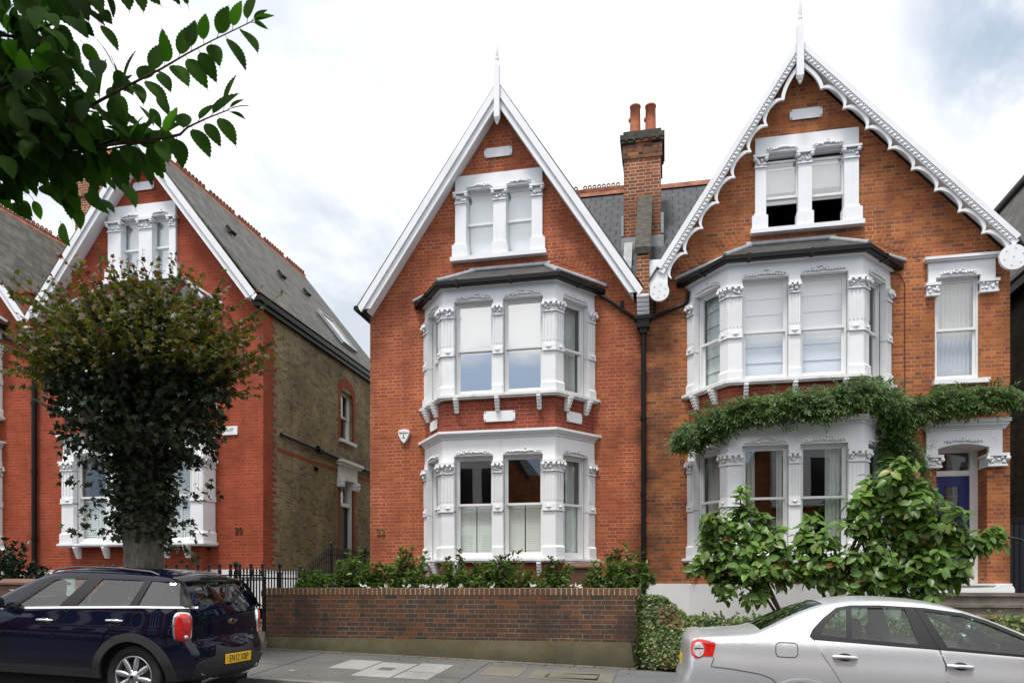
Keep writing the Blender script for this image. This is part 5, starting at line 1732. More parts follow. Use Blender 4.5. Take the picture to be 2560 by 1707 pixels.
    def stripe(s, name, line, w, mat, off=.004, sides=(1, -1), parent=None):
        L = resample(line, .03)
        for sg in sides:
            mb = MB(); A = []; B = []
            for i, p in enumerate(L):
                a = L[max(0, i - 1)]; b = L[min(len(L) - 1, i + 1)]
                d = Vector((b[0] - a[0], b[1] - a[1])).normalized(); n = Vector((-d.y, d.x)) * w / 2
                for q, l in ((1, A), (-1, B)):
                    x, z = p[0] + n.x * q, p[1] + n.y * q
                    l.append((x, sg * (s.f(x, z) + off), z))
            m = len(A)
            mb._add(A + B, [(i, i + 1, m + i + 1, m + i) for i in range(m - 1)], True)
            mb.build(name, mat, parent or s.R)

    def rear_at(s, z, y, off=0, front=False):
        best = None
        n = len(s.sil)
        for i in range(n - 1):
            a, b = s.sil[i], s.sil[i + 1]
            if (a[1] - z) * (b[1] - z) <= 0 and abs(a[1] - b[1]) > 1e-6 and ((a[0] < 1.2) != front):
                t = (z - a[1]) / (b[1] - a[1]); p = (a[0] + (b[0] - a[0]) * t, z); k = s.nrm[i]
                if best is None or abs(k.x) > abs(best[1].x): best = (p, k)
        p, k = best
        ye = s.f(p[0] + .0, p[1]); v = max(-1, min(1, y / ye)); c = s.crown(p[0], p[1]) * (1 - v * v) + off
        return (p[0] + k.x * c, y, p[1] + k.y * c)

    def rear_plate(s, name, poly, mat, off=.004, thick=.0, parent=None, sp=.07):
        vs, tr = fill(poly, (), sp)
        mb = MB(); mb._add([s.rear_at(z, y, off) for y, z in vs], tr, True)
        if thick:
            n = len(poly)
            for i in range(n):
                a, b = poly[i], poly[(i + 1) % n]
                mb._add([s.rear_at(a[1], a[0], off), s.rear_at(b[1], b[0], off), s.rear_at(b[1], b[0], off - thick), s.rear_at(a[1], a[0], off - thick)], [(0, 1, 2, 3)])
        return mb.build(name, mat, parent or s.R)

    def wheel(s, x, sg, spokes, wide, rim_r, kind):
        y = sg * (s.W(x, .4) - .02); r = s.wr
        a = (0, sg, 0)
        w = thing_part('wheel', s.R)
        mb = MB()
        mb.lathe([(rim_r, -.20), (r - .03, -.20), (r, -.17), (r, -.03), (r - .012, -.012), (r - .04, .0), (rim_r + .012, -.006), (rim_r, -.015)], (x, y, r), a, 40)
        mb.build('tyre', M['rubber'], w)
        mb = MB()
        mb.lathe([(rim_r, -.2), (rim_r, -.018), (rim_r - .012, -.008), (rim_r - .022, -.02), (rim_r - .03, -.16)], (x, y, r), a, 40)
        mb.lathe([(.0, .012), (.03, .012), (.036, .004), (.075, -.012), (.08, -.05), (.0, -.05)], (x, y, r), a, 24)
        Y = lambda o: y + sg * o
        for k in range(spokes):
            an = 2 * pi * k / spokes + .2
            c, q = cos(an), sin(an)
            def pt(rr, t, o): return (x + rr * c - t * q, Y(o), r + rr * q + t * c)
            if kind == 'fat':
                sec = [(.06, .018), (.11, .034), (.17, .036), (rim_r - .014, .024)]
            else:
                sec = [(.06, .030), (.12, .022), (.18, .024), (rim_r - .014, .034)]
            pts = []
            for rr, t in sec: pts += [pt(rr, -t, -.022), pt(rr, -t * .6, -.004), pt(rr, t * .6, -.004), pt(rr, t, -.022), pt(rr, 0, -.05)]
            fs = []
            for i in range(len(sec) - 1):
                for j in range(5): fs.append((i * 5 + j, i * 5 + (j + 1) % 5, (i + 1) * 5 + (j + 1) % 5, (i + 1) * 5 + j))
            mb._add(pts, fs, True)
        mb.build('rim', M['alloy'], w)
        mb = MB(); mb.rod((x, Y(-.07), r), (x, Y(-.10), r), rim_r * .72, n=28); mb.build('brake_disc', M['disc'], w)
        mb = MB(); mb.rod((x, Y(.012), r), (x, Y(.016), r), .022, n=16); mb.build('hub_cap', M['black'], w)
        return w


def thing_part(name, parent):
    o = bpy.data.objects.new(name, None); COL.objects.link(o); o.parent = parent; o.empty_display_size = .1
    return o


def car_paint(name, col, metal, rough, flake=.0):
    k = NT(name); P = k.coords()
    c = col
    n = k.noise(P, 2.5, 4)
    r = rough + .03
    sp = k.n.new('ShaderNodeSeparateXYZ'); k.l.new(P, sp.inputs[0])
    dust = k.math('MULTIPLY', k.math('SUBTRACT', 1, k.smooth(sp.outputs[2], .25, .6)), .25)
    cc = k.mix(dust, c, (.12, .115, .105))
    return k.done(k.pbr(cc, r, metal, spec=.0 if metal == 0 else .5, coat=1.0 if metal == 0 else .5, coat_rough=.03))


M['navy'] = car_paint('navy_car_paint', (.0025, .0035, .016), .0, .35)
M['silver'] = car_paint('silver_car_paint', (.72, .75, .79), .55, .27)
M['rubber'] = plain('tyre_rubber', (.018, .018, .018), .75, var=.3)
M['alloy'] = plain('alloy_wheel', (.62, .63, .65), .28, .85, var=.08)
M['disc'] = plain('brake_disc', (.10, .095, .09), .5, .6)
M['trim'] = plain('black_plastic_cladding', (.028, .029, .031), .6, var=.15)
M['gloss_black'] = plain('gloss_black_trim', (.010, .010, .012), .12, coat=.6, var=.05)
M['chrome'] = plain('chrome', (.85, .86, .88), .08, 1.0, var=.03)
M['red_lens'] = plain('red_lamp_lens', (.55, .012, .01), .12, coat=1, var=.35, scale=22)
M['clear_lens'] = plain('clear_lamp_lens', (.62, .60, .60), .10, .2, coat=1, var=.5, scale=28)
M['yellow'] = plain('yellow_plate', (.85, .50, .01), .4, var=.05)
M['car_glass'] = glass_mat('tinted_car_glass', .03, (.62, .74, .70))
M['car_glass_dark'] = glass_mat('privacy_car_glass', .08, (.20, .24, .25))
M['car_glass_bright'] = glass_mat('sky_lit_car_glass', .07, (.62, .74, .70))
M['cabin'] = plain('dark_cabin', (.03, .031, .033), .85, var=.2)
M['seat'] = plain('grey_seat_fabric', (.085, .088, .092), .9, var=.2)
M['pillar'] = plain('satin_black_trim', (.016, .016, .018), .38, spec=.3, var=.05)
M['gap'] = plain('panel_gap', (.004, .004, .005), .8)


def superbox(mb, c, a, b, d, p=4, n=12, m=8, rot=0):
    """rounded box"""
    def sg(v, e): return math.copysign(abs(v) ** e, v)
    e = 2 / p; cr, sr = cos(rot), sin(rot)
    vs = []
    for j in range(m + 1):
        th = -pi / 2 + pi * j / m
        for i in range(n):
            ph = 2 * pi * (i + .5) / n
            x = a * sg(cos(th), e) * sg(cos(ph), e); y = b * sg(cos(th), e) * sg(sin(ph), e); z = d * sg(sin(th), e)
            vs.append((c[0] + x * cr - z * sr, c[1] + y, c[2] + x * sr + z * cr))
    mb._add(vs, [(j * n + i, j * n + (i + 1) % n, (j + 1) * n + (i + 1) % n, (j + 1) * n + i) for j in range(m) for i in range(n)], True)


def seats(car, rows, h, dash_x, wheel_side, floor=(.5, 3.0), steer=True):
    mb = MB(); mb.box(floor[0], floor[1], -.70, .70, .30, .34)
    for sg in (-.72, .70): mb.box(floor[0], floor[1], sg, sg + .02, .30, h - .50)
    mb.build('cabin_floor', M['cabin'], car.R)
    for (x, ys) in rows:
        for y in ys:
            s = MB()
            superbox(s, (x + .25, y, h - .92), .27, .24, .09)
            superbox(s, (x - .05, y, h - .60), .09, .23, .34, rot=.28)
            st = s.build('seat', M['seat'], car.R, recalc=False)
            s = MB(); superbox(s, (x - .17, y, h - .17), .05, .13, .095, rot=.2)
            for q in (-.05, .05): s.rod((x - .15, y + q, h - .30), (x - .165, y + q, h - .2), .008, n=6)
            s.build('headrest', M['seat'], st, recalc=False)
    mb = MB(); superbox(mb, (dash_x, 0, h - .53), .22, .68, .13, 5); mb.build('dashboard', M['cabin'], car.R, recalc=False)
    if steer:
        mb = MB(); c = Vector((dash_x - .30, wheel_side * .37, h - .40)); ax = Vector((-.9, 0, .42)).normalized(); u = Vector((0, 1, 0)); v = ax.cross(u)
        mb.tube([tuple(c + (u * cos(2 * pi * i / 24) + v * sin(2 * pi * i / 24)) * .185) for i in range(25)], .015, 7)
        mb.rod(tuple(c), tuple(c - ax * .2), .05, .03); mb.rod(tuple(c - u * .18), tuple(c + u * .18), .018)
        mb.build('steering_wheel', M['cabin'], car.R)


def mirror(car, x, y, z, mat, shellmat):
    for sg in (1, -1):
        mb = MB(); superbox(mb, (x, sg * (y + .12), z), .075, .11, .072, 3)
        o = mb.build('wing_mirror', shellmat, car.R, recalc=False)
        mb = MB(); mb.rod((x + .01, sg * (y - .02), z - .05), (x, sg * (y + .06), z - .03), .022); superbox(mb, (x - .03, sg * (y + .12), z), .055, .105, .066, 3); mb.build('mirror_back', mat, o, recalc=False)


def door_handle(car, x, z, mat, bar, parents):
    for sg, par in zip((1, -1), parents):
        y = lambda q, zz=z: car.f(q, zz)
        mb = MB()
        mb.tube([(x - .10, sg * (y(x - .10) + .004), z), (x - .085, sg * (y(x) + .03), z), (x, sg * (y(x) + .036), z + .002), (x + .07, sg * (y(x) + .03), z), (x + .10, sg * (y(x + .10) + .004), z - .002)], [.012, .017, .016, .017, .012], 8)
        mb.build('handle', bar, par)
        a = [(x + .0 + .055 * cos(2 * pi * i / 16) * 1.1, z + .035 * sin(2 * pi * i / 16)) for i in range(16)]
        car.decal('handle_recess', a, mat, .0085, sides=(sg,), parent=par, sp=.03)


def blue_car():
    X0 = -4.99
    # local x runs from the tail (0) to the nose; the nose points to world -X
    R = thing('parked_car', 'dark navy blue small five-door car parked by the kerb, seen from its rear corner', 'car', (0, 0, 0))
    sil = [(.14, .30), (.04, .34), (.0, .46), (.0, .60), (.03, .68), (.085, .74), (.09, .85), (.095, .98), (.12, 1.09), (.20, 1.24), (.28, 1.36), (.36, 1.42), (.55, 1.457), (.95, 1.482), (1.4, 1.487), (1.75, 1.465), (1.98, 1.42), (2.25, 1.27), (2.5, 1.12), (2.72, 1.04), (3.0, 1.01), (3.5, .96), (3.85, .87), (4.03, .74), (4.1, .55), (4.08, .38), (4.0, .30)]
    def W(x, z):
        w = .885
        if x < .55: w -= .21 * ((.55 - x) / .55) ** 2.1
        if x > 3.1: w -= .26 * ((x - 3.1) / 1.0) ** 2
        w -= .40 * soft(z, 1.06, .05) + .35 * max(0, z - 1.06) ** 2 + .05 * sstep(z, .78, 1.10)
        if z < .5: w -= .05 * (.5 - z) / .2
        return w
    def crown(x, z):
        if x < .6 and z < 1.4: return .07
        if z > 1.44: return .035
        return .05
    c = Car(R, sil, W, .075, crown, (.66, 3.255), .335, .395)
    fw = [(2.17, 1.035), (1.615, 1.062), (1.39, 1.372), (1.73, 1.366), (1.80, 1.345)]
    rw = [(1.40, 1.072), (.745, 1.098), (.665, 1.365), (.70, 1.378), (1.20, 1.378)]
    qw = [(.64, 1.10), (.19, 1.118), (.235, 1.25), (.275, 1.365), (.585, 1.374)]
    wind = (lambda x, z: x > 1.9 and 1.09 < z < 1.44, .86)
    rear = (lambda x, z: x < .5 and 1.10 < z < 1.35, .80)
    c.body([fw, rw, qw], [wind, rear], M['navy'])
    for p, m in ((fw, 'car_glass_bright'), (rw, 'car_glass_bright'), (qw, 'car_glass_dark')): c.decal('side_window', p, M[m], -.008)
    c.band_part('windscreen', wind, M['car_glass']); c.band_part('rear_window', rear, M['car_glass_dark'])
    c.decal('window_pillar', [(2.36, .985), (1.6, 1.045), (.62, 1.088), (.06, 1.10), (.115, 1.20), (.20, 1.34), (.26, 1.39), (1.75, 1.392), (1.90, 1.345)], M['pillar'], .004, [fw, rw, qw])
    c.stripe('chrome_strip', [(2.36, 1.012), (1.6, 1.05), (.62, 1.092), (.03, 1.105)], .022, M['chrome'], .009)
    # doors
    fd = [(2.38, .985), (1.515, 1.04), (1.53, .96), (1.60, .90), (1.655, .75), (1.66, .34), (2.75, .34), (2.78, .75), (2.62, .93)]
    rd = [(1.503, 1.04), (.66, 1.083), (.675, .99), (.76, .93), (.86, .90), (.97, .80), (1.065, .62), (1.11, .34), (1.645, .34), (1.64, .75), (1.585, .90), (1.515, .955)]
    for nm, P in (('f', fd), ('r', rd)):
        c.decal('door_gap', [((x - sum(q[0] for q in P) / len(P)) * 1.008 + sum(q[0] for q in P) / len(P), (z - .7) * 1.01 + .7) for x, z in P], M['gap'], .003)
        ds = c.decal('door', P, M['navy'], .006, thick=.004)
        door_handle(c, 1.76 if nm == 'f' else .885, .905 if nm == 'f' else .935, M['gap'], M['chrome'], ds)
    c.stripe('fuel_flap', [(.60 + .085 * cos(2 * pi * i / 24), .95 + .085 * sin(2 * pi * i / 24)) for i in range(25)], .006, M['gap'], .004, (1,))
    # cladding
    for wx in c.wheels:
        a0 = -.12
        ring = [(wx + .475 * cos(a), .335 + .475 * sin(a)) for a in [a0 + (pi - 2 * a0) * i / 30 for i in range(31)]] + [(wx + .388 * cos(a), .335 + .388 * sin(a)) for a in [pi - a0 - (pi - 2 * a0) * i / 30 for i in range(31)]]
        ring = [(x, max(.302, z)) for x, z in ring]
        c.decal('wheel_arch', ring, M['trim'], .022, thick=.03, sp=.06)
    c.decal('side_skirt', [(2.80, .302), (1.10, .302), (1.13, .40), (2.78, .40)], M['trim'], .012, thick=.02)
    for x in c.wheels:
        for sg in (1, -1): c.wheel(x, sg, 8, .2, .232, 'fat')
    # tail
    for sg in (1, -1):
        cz, sz = cos(-.72 * sg), sin(-.72 * sg)
        LT = lambda a, b, c, cz=cz, sz=sz, sg=sg: (.165 + a * cz - b * sz, sg * .715 + a * sz + b * cz, .885 + c)
        mb = MB(LT); superbox(mb, (-.022, 0, 0), .052, .088, .155, 3.4, 20, 12); lamp = mb.build('tail_light', M['red_lens'], R, recalc=False)
        mb = MB(LT); superbox(mb, (0, 0, 0), .055, .104, .172, 3.4, 20, 12); mb.build('chrome_surround', M['chrome'], lamp, recalc=False)
        mb = MB(LT); mb.ball((-.066, -.03 * sg, -.10), .026, .5, 1, .9); mb.build('reverse_lens', M['clear_lens'], lamp)
    c.rear_plate('bumper_insert', [(-.66, .33), (.66, .33), (.66, .50), (.40, .56), (.36, .66), (-.36, .66), (-.40, .56), (-.66, .50)], M['trim'], .006, .01)
    px = c.rear_at(.51, 0, .016)[0]
    mb = MB(); mb.box(px, px + .012, -.26, .26, .455, .566); mb.box(px + .012, px + .09, -.24, .24, .46, .56)
    pl = mb.build('number_plate', M['yellow'], R, bevel=.004)
    def PT(y_, dy, z_):   # lettering on the plate
        return (px - .0015 + dy, -y_, .51 + z_)
    text_mesh('EN12 XBP', .112, PT, M['text_dark'], pl, 'registration', .001, squeeze=.80)
    c.rear_plate('skid_plate', [(-.42, .305), (.42, .305), (.40, .345), (-.40, .345)], M['alloy'], .022, .02)
    mb = MB()
    for sg in (1, -1): mb.lathe([(.03, .12), (.038, .12), (.042, -.015), (.034, -.02), (.03, .05)], (.03, sg * .52, .39), (1, 0, 0), 18)
    mb.build('exhaust_pipe', M['chrome'], R)
    c.stripe('boot_gap', [(.2, 1.09), (.17, .99)], .006, M['gap'])
    # badge: winged ring
    mb = MB(); p = c.rear_at(.93, 0, .006)
    k = 20; x = p[0] - .004
    mb.rod((x - .004, 0, .93), (x + .01, 0, .93), .036, n=20)
    for sg in (1, -1):
        for (z0, l) in ((.945, .105), (.93, .095), (.915, .075)): mb.box(x - .002, x + .01, min(sg * .03, sg * l), max(sg * .03, sg * l), z0 - .005, z0 + .006)
    b = mb.build('emblem', M['chrome'], R)
    mb = MB(); mb.rod((x - .007, 0, .93), (x + .0, 0, .93), .026, n=20); mb.build('emblem_centre', M['gloss_black'], b)
    text_mesh('S', .055, lambda a, d, e: (c.rear_at(.80 + e, -.50 - a, .006 + d)[0], -.50 - a, .80 + e), M['chrome'], R, 'badge', .002)
    # spoiler, wiper, rails, aerial
    mb = MB()
    V = [-.60 + 1.2 * j / 16 for j in range(17)]
    A = []; B = []; C_ = []
    for y in V:
        k = (y / .60) ** 2
        A.append((.46 - .05 * k, y, 1.488 - .065 * k)); B.append((.12 + .14 * k, y, 1.432 - .05 * k)); C_.append((.19 + .13 * k, y, 1.375 - .03 * k))
    n = len(V)
    mb._add(A + B + C_, [(i, i + 1, n + i + 1, n + i) for i in range(n - 1)] + [(n + i, n + i + 1, 2 * n + i + 1, 2 * n + i) for i in range(n - 1)], True)
    mb._add([(.36, y, 1.37) for y in V] + C_, [(i, i + 1, n + i + 1, n + i) for i in range(n - 1)], True)
    mb.build('spoiler', M['gloss_black'], R)
    mb = MB(); p0 = c.rear_at(1.115, .0, .02); p1 = c.rear_at(1.24, -.42, .03); p2 = c.rear_at(1.27, -.50, .025)
    mb.tube([p0, p1, p2], [.018, .009, .006], 6); mb.ball(p0, .03); mb.build('rear_wiper', M['black'], R)
    for sg in (1, -1):
        mb = MB(); mb.tube([(.55, sg * .60, 1.44), (.65, sg * .605, 1.475), (1.1, sg * .61, 1.503), (1.6, sg * .61, 1.50), (1.85, sg * .60, 1.467), (1.93, sg * .595, 1.43)], .012, 8); mb.build('roof_rail', M['disc'], R)
    mb = MB(); mb.rod((.62, 0, 1.50), (.50, 0, 1.66), .004, .002, 5); mb.build('aerial', M['black'], R)
    mirror(c, 2.34, .86, 1.08, M['gloss_black'], M['chrome'])
    for sg in (1, -1):
        mb = MB(); superbox(mb, (3.86, sg * .62, .80), .10, .13, .12, 2.5, 16, 10); mb.build('headlight', M['clear_lens'], R, recalc=False)
    mb = MB(); mb.box(.25, 3.95, -.74, .74, .16, .31); mb.build('underbody', M['gap'], R)
    seats(c, ((1.15, (-.36, .36)), (.42 + .02, (-.38, 0, .38))), 1.42, 2.40, -1)
    R.location = (X0, -7.22, zr_(X0)); R.rotation_euler = (0, -.034, pi)
    return R


def zr_(x): return -.034 * (x + 5.5)


def silver_car():
    X0 = .12
    R = thing('parked_car', 'silver four-door saloon car parked by the kerb in front of the ivy hedge', 'car', (0, 0, 0))
    sil = [(.14, .28), (.05, .34), (.01, .46), (.01, .62), (.05, .70), (.06, .85), (.06, .96), (.085, 1.018), (.16, 1.038), (.40, 1.060), (.62, 1.082), (.72, 1.118), (1.0, 1.27), (1.22, 1.365), (1.42, 1.418), (1.7, 1.442), (1.95, 1.443), (2.25, 1.422), (2.5, 1.365), (2.8, 1.245), (3.1, 1.11), (3.32, 1.01), (3.5, .965), (3.9, .91), (4.25, .83), (4.45, .72), (4.55, .55), (4.53, .38), (4.4, .28)]
    def W(x, z):
        w = .880
        if x < .75: w -= .15 * ((.75 - x) / .75) ** 2.6
        if x > 3.6: w -= .24 * ((x - 3.6) / .95) ** 2.2
        w -= .42 * soft(z, 1.0, .05) + .42 * max(0, z - 1.0) ** 2 + .018 * sstep(z, .80, 1.0)
        w += .010 * sin(pi * min(1, max(0, (.90 - z) / .34))) ** 2
        if z < .5: w -= .06 * (.5 - z) / .2
        return w
    def crown(x, z):
        if x < .35 and z < 1.04: return .055
        return .035
    c = Car(R, sil, W, .06, crown, (1.07, 3.648), .318, .365)
    q = [(1.215, 1.115), (1.43, 1.103), (1.455, 1.352), (1.39, 1.335), (1.29, 1.24)]
    r = [(1.485, 1.10), (2.035, 1.068), (1.965, 1.372), (1.75, 1.375), (1.508, 1.362)]
    fr = [(2.265, 1.055), (3.10, 1.01), (3.06, 1.062), (2.82, 1.18), (2.6, 1.275), (2.42, 1.33), (2.12, 1.365)]
    wind = (lambda x, z: x > 2.3 and 1.03 < z < 1.375, .88)
    rear = (lambda x, z: x < 1.4 and 1.12 < z < 1.385 and x > .6, .86)
    c.body([q, r, fr], [wind, rear], M['silver'])
    for p in (q, r, fr): c.decal('side_window', p, M['car_glass'], -.008)
    c.band_part('windscreen', wind, M['car_glass']); c.band_part('rear_window', rear, M['car_glass_dark'])
    fx, fz = lambda P: sum(a for a, b in P) / len(P), lambda P: sum(b for a, b in P) / len(P)
    out = [(1.125, 1.10), (1.15, 1.072), (2.2, 1.032), (3.24, .985), (3.10, 1.075), (2.84, 1.205), (2.62, 1.300), (2.44, 1.355), (2.12, 1.390), (1.75, 1.398), (1.5, 1.388), (1.375, 1.362), (1.25, 1.262), (1.155, 1.16)]
    c.decal('window_frame', out, M['pillar'], .007, [q, r, fr])
    c.stripe('pillar_gap', [(2.045, 1.392), (2.19, 1.035)], .008, M['gap'], .009)
    # doors
    fd = [(2.205, 1.026), (3.28, .98), (3.36, .80), (3.30, .32), (2.275, .32), (2.27, .72), (2.25, .90)]
    rd = [(1.165, 1.064), (2.19, 1.026), (2.238, .90), (2.257, .72), (2.262, .32), (1.56, .32), (1.515, .47), (1.44, .62), (1.35, .765), (1.24, .93)]
    for nm, P in (('f', fd), ('r', rd)):
        cx, cz = fx(P), fz(P)
        c.decal('door_gap', [(cx + (x - cx) * 1.011, cz + (z - cz) * 1.014) for x, z in P], M['gap'], .003)
        ds = c.decal('door', P, M['silver'], .006, thick=.004)
        door_handle(c, 2.36 if nm == 'f' else 1.42, .895 if nm == 'f' else .925, M['trim'], M['silver'], ds)
    fl = [(.83 + .19 * a, .90 + .13 * b) for a, b in ((.12, 0), (.88, 0), (1, .15), (1, .85), (.88, 1), (.12, 1), (0, .85), (0, .15))]
    c.stripe('fuel_flap', fl + [fl[0]], .006, M['gap'], .003)
    c.stripe('bumper_gap', [(.29, .86), (.265, .775), (.45, .765), (.70, .735), (.80, .70), (.86, .64)], .006, M['gap'], .003)
    for sg in (1, -1):
        P = [(.075, .94), (.095, .995), (.16, 1.02), (.28, 1.015), (.345, 1.0), (.355, .985), (.325, .868), (.215, .866), (.175, .845), (.13, .842), (.09, .866)]
        P = [(.075 + (x - .075) * .80, z) for x, z in P]
        l = c.decal('tail_light', P, M['red_lens'], .008, sides=(sg,), sp=.03, thick=.01)[0]
        c.decal('clear_lens', [(.150 + .050 * cos(2 * pi * i / 18), .925 + .07 * sin(2 * pi * i / 18)) for i in range(18)], M['clear_lens'], .012, sides=(sg,), parent=l, sp=.03)
        c.decal('lens_bar', [(.11, .922), (.19, .930), (.19, .942), (.11, .936)], M['trim'], .0135, sides=(sg,), parent=l, sp=.03)
    for wx in c.wheels:
        ring = [(wx + .392 * cos(a), .318 + .392 * sin(a)) for a in [pi * i / 30 for i in range(31)]] + [(wx + .362 * cos(a), .318 + .362 * sin(a)) for a in [pi - pi * i / 30 for i in range(31)]]
        c.decal('wheel_arch', ring, M['silver'], .007, thick=.012, sp=.05)
    for x in c.wheels:
        for sg in (1, -1): c.wheel(x, sg, 5, .2, .21, 'thin')
    c.rear_plate('number_plate', [(-.26, .72), (.26, .72), (.26, .83), (-.26, .83)], M['yellow'], .006, .006)
    mirror(c, 3.02, .80, 1.03, M['trim'], M['silver'])
    for sg in (1, -1):
        mb = MB(); superbox(mb, (4.33, sg * .60, .72), .13, .16, .085, 2.6, 16, 10); mb.build('headlight', M['clear_lens'], R, recalc=False)
    mb = MB(); mb.box(.25, 4.4, -.72, .72, .15, .29); mb.build('underbody', M['gap'], R)
    # shelf, interior mirror, sun visors
    seats(c, ((1.95, (-.37, .37)), (1.28, (-.38, .38))), 1.31, 3.05, -1, floor=(.9, 3.4))
    mb = MB(); superbox(mb, (2.62, 0, 1.28), .03, .12, .035); mb.rod((2.66, 0, 1.33), (2.63, 0, 1.29), .01); mb.build('rear_view_mirror', M['black'], R, recalc=False)
    mb = MB(); mb.box(.72, 1.12, -.62, .62, 1.075, 1.09); mb.build('parcel_shelf', M['cabin'], R)
    R.location = (X0, -7.08, zr_(X0)); R.rotation_euler = (0, .034, 0)
    return R


blue_car()
silver_car()

# ------------------------------------------------------------------ bins
def bin_(x, y, z, label, w=.58, d=.7, h=1.0):
    R = thing('wheelie_bin', label, 'bin', (x, y, z))
    bm_ = M.setdefault('bin', plain('brown_bin_plastic', (.13, .065, .038), .55, var=.2, scale=3))
    mb = MB()
    a, b = w / 2 * .84, w / 2; e, f = d / 2 * .82, d / 2
    lo = [(x - a, y - e, z + .06), (x + a, y - e, z + .06), (x + a, y + e, z + .06), (x - a, y + e, z + .06)]
    hi = [(x - b, y - f, z + h - .06), (x + b, y - f, z + h - .06), (x + b, y + f, z + h - .06), (x - b, y + f, z + h - .06)]
    mb._add(lo + hi, [(0, 3, 2, 1), (4, 5, 6, 7), (0, 1, 5, 4), (1, 2, 6, 5), (2, 3, 7, 6), (3, 0, 4, 7)])
    mb.build('bin_body', bm_, R, bevel=.02)
    mb = MB(); mb.box(x - b - .03, x + b + .03, y - f - .03, y + f + .05, z + h - .06, z + h - .01)
    mb.prism([(x - b - .02, y - f - .02, z + h - .01), (x - b - .02, y + f, z + h - .01), (x - b - .02, y + f - .1, z + h + .05), (x - b - .02, y - f + .1, z + h + .05)], (2 * b + .04, 0, 0)); mb.build('lid', bm_, R, bevel=.012)
    for sg in (1, -1):
        mb = MB(); mb.rod((x + sg * (a - .02), y + e, z + .1), (x + sg * (a + .05), y + e, z + .1), .1, n=18); mb.build('wheel', M['rubber'], R)
    return R


b1 = bin_(-10.72, -4.15, .33, 'brown wheeled bin with a white curved mark on its front, cut by the left edge', .72, .7, 1.06)
mb = MB(); Y_ = -4.51
mb.box(-10.86, -10.66, Y_, Y_ + .01, 1.245, 1.255); mb.box(-10.86, -10.70, Y_, Y_ + .01, 1.06, 1.085)
mb.tube([(-10.72, Y_, 1.145), (-10.66, Y_, 1.14), (-10.635, Y_, 1.09), (-10.65, Y_, 1.05), (-10.70, Y_, 1.03)], .012, 6)
mb.box(-10.765, -10.755, Y_, Y_ + .01, 1.20, 1.245)
mb.build('white_mark', M['white'], b1)
bin_(-1.45, -1.75, .75, 'brown bin standing behind the shrubs below the right bay corner', .60, .6, .93)
# ------------------------------------------------------------------ ground
SL = -.034
def zr(x): return SL * (x + 5.5)
def zp(x, y): return zr(x) + .11 + .118 * (y + 6.05) / 2.5


def asphalt(name, c, spk, scale=1.0, crack=.5):
    k = NT(name); P = k.coords()
    n = k.noise(P, 90, 3, .8); b = k.noise(P, .9, 5, .6)
    col = k.mix(1, c, k.ramp(n, [(.3, (.55,) * 3), (.7, (1.5,) * 3)]), 'MULTIPLY')
    col = k.mix(1, col, k.ramp(b, [(.3, (.75,) * 3), (.7, (1.2,) * 3)]), 'MULTIPLY')
    return k.done(k.pbr(col, .85, normal=k.bump(n, .3, .01), spec=.25))


M['road'] = asphalt('road_asphalt', (.055, .056, .06), 1)
M['pave'] = asphalt('pavement_asphalt', (.115, .113, .110), 1)
M['slab'] = asphalt('pale_paving_slab', (.27, .27, .265), 1)
M['slab2'] = asphalt('stained_paving_slab', (.15, .14, .115), 1)
M['kerb'] = asphalt('granite_kerb', (.20, .195, .185), 1)
M['soil'] = plain('dark_soil', (.045, .035, .025), .95, var=.5, scale=12)
M['earth'] = plain('garden_earth', (.07, .065, .04), .95, var=.4, scale=3)

def sheet(name, mat, xs, ys, zf, kind='structure'):
    mb = MB()
    nx, ny = len(xs), len(ys)
    mb._add([(x, y, zf(x, y)) for y in ys for x in xs], [(j * nx + i, j * nx + i + 1, (j + 1) * nx + i + 1, (j + 1) * nx + i) for j in range(ny - 1) for i in range(nx - 1)])
    o = mb.build(name, mat, None)
    o['kind'] = kind
    return o

XS = [-40 + 4 * i for i in range(21)]
sheet('ground', M['earth'], [-600, -60, 0, 60, 600], [-600, -30, -3.4, 60, 600], lambda x, y: zr(max(-60, min(60, x))) - .08)
sheet('road', M['road'], XS, [-14.1, -10, -6.18], lambda x, y: zr(x) + .03 * (1 - abs((y + 10.1) / 4)))
sheet('pavement', M['pave'], XS, [-6.05, -4.5, -3.3], lambda x, y: zp(x, y))
sheet('pavement', M['pave'], XS, [-17.5, -14.25], lambda x, y: zr(x) + .11)
for y0, y1 in ((-6.18, -6.05), (-14.25, -14.1)):
    mb = MB()
    n = 60
    for i in range(n):
        x0 = -30 + i * .915; x1 = x0 + .905
        mb._add([(x0, y0, zr(x0) - .1), (x1, y0, zr(x1) - .1), (x1, y1, zr(x1) - .1), (x0, y1, zr(x0) - .1), (x0, y0, zr(x0) + .108), (x1, y0, zr(x1) + .108), (x1, y1, zr(x1) + .112), (x0, y1, zr(x0) + .112)],
                [(0, 3, 2, 1), (4, 5, 6, 7), (0, 1, 5, 4), (1, 2, 6, 5), (2, 3, 7, 6), (3, 0, 4, 7)])
    o = mb.build('kerb', M['kerb'], None); o['kind'] = 'structure'

def slab(name, mat, x0, x1, y0, y1, label=None, cat=None, h=.006, group=None):
    mb = MB()
    g = .006
    c = [(x0 + g, y0 + g), (x1 - g, y0 + g), (x1 - g, y1 - g), (x0 + g, y1 - g)]
    mb._add([(x, y, zp(x, y) + .001) for x, y in c] + [(x, y, zp(x, y) + h) for x, y in c], [(0, 3, 2, 1), (4, 5, 6, 7), (0, 1, 5, 4), (1, 2, 6, 5), (2, 3, 7, 6), (3, 0, 4, 7)])
    o = mb.build(name, mat, None)
    return tag(o, label, cat, group)

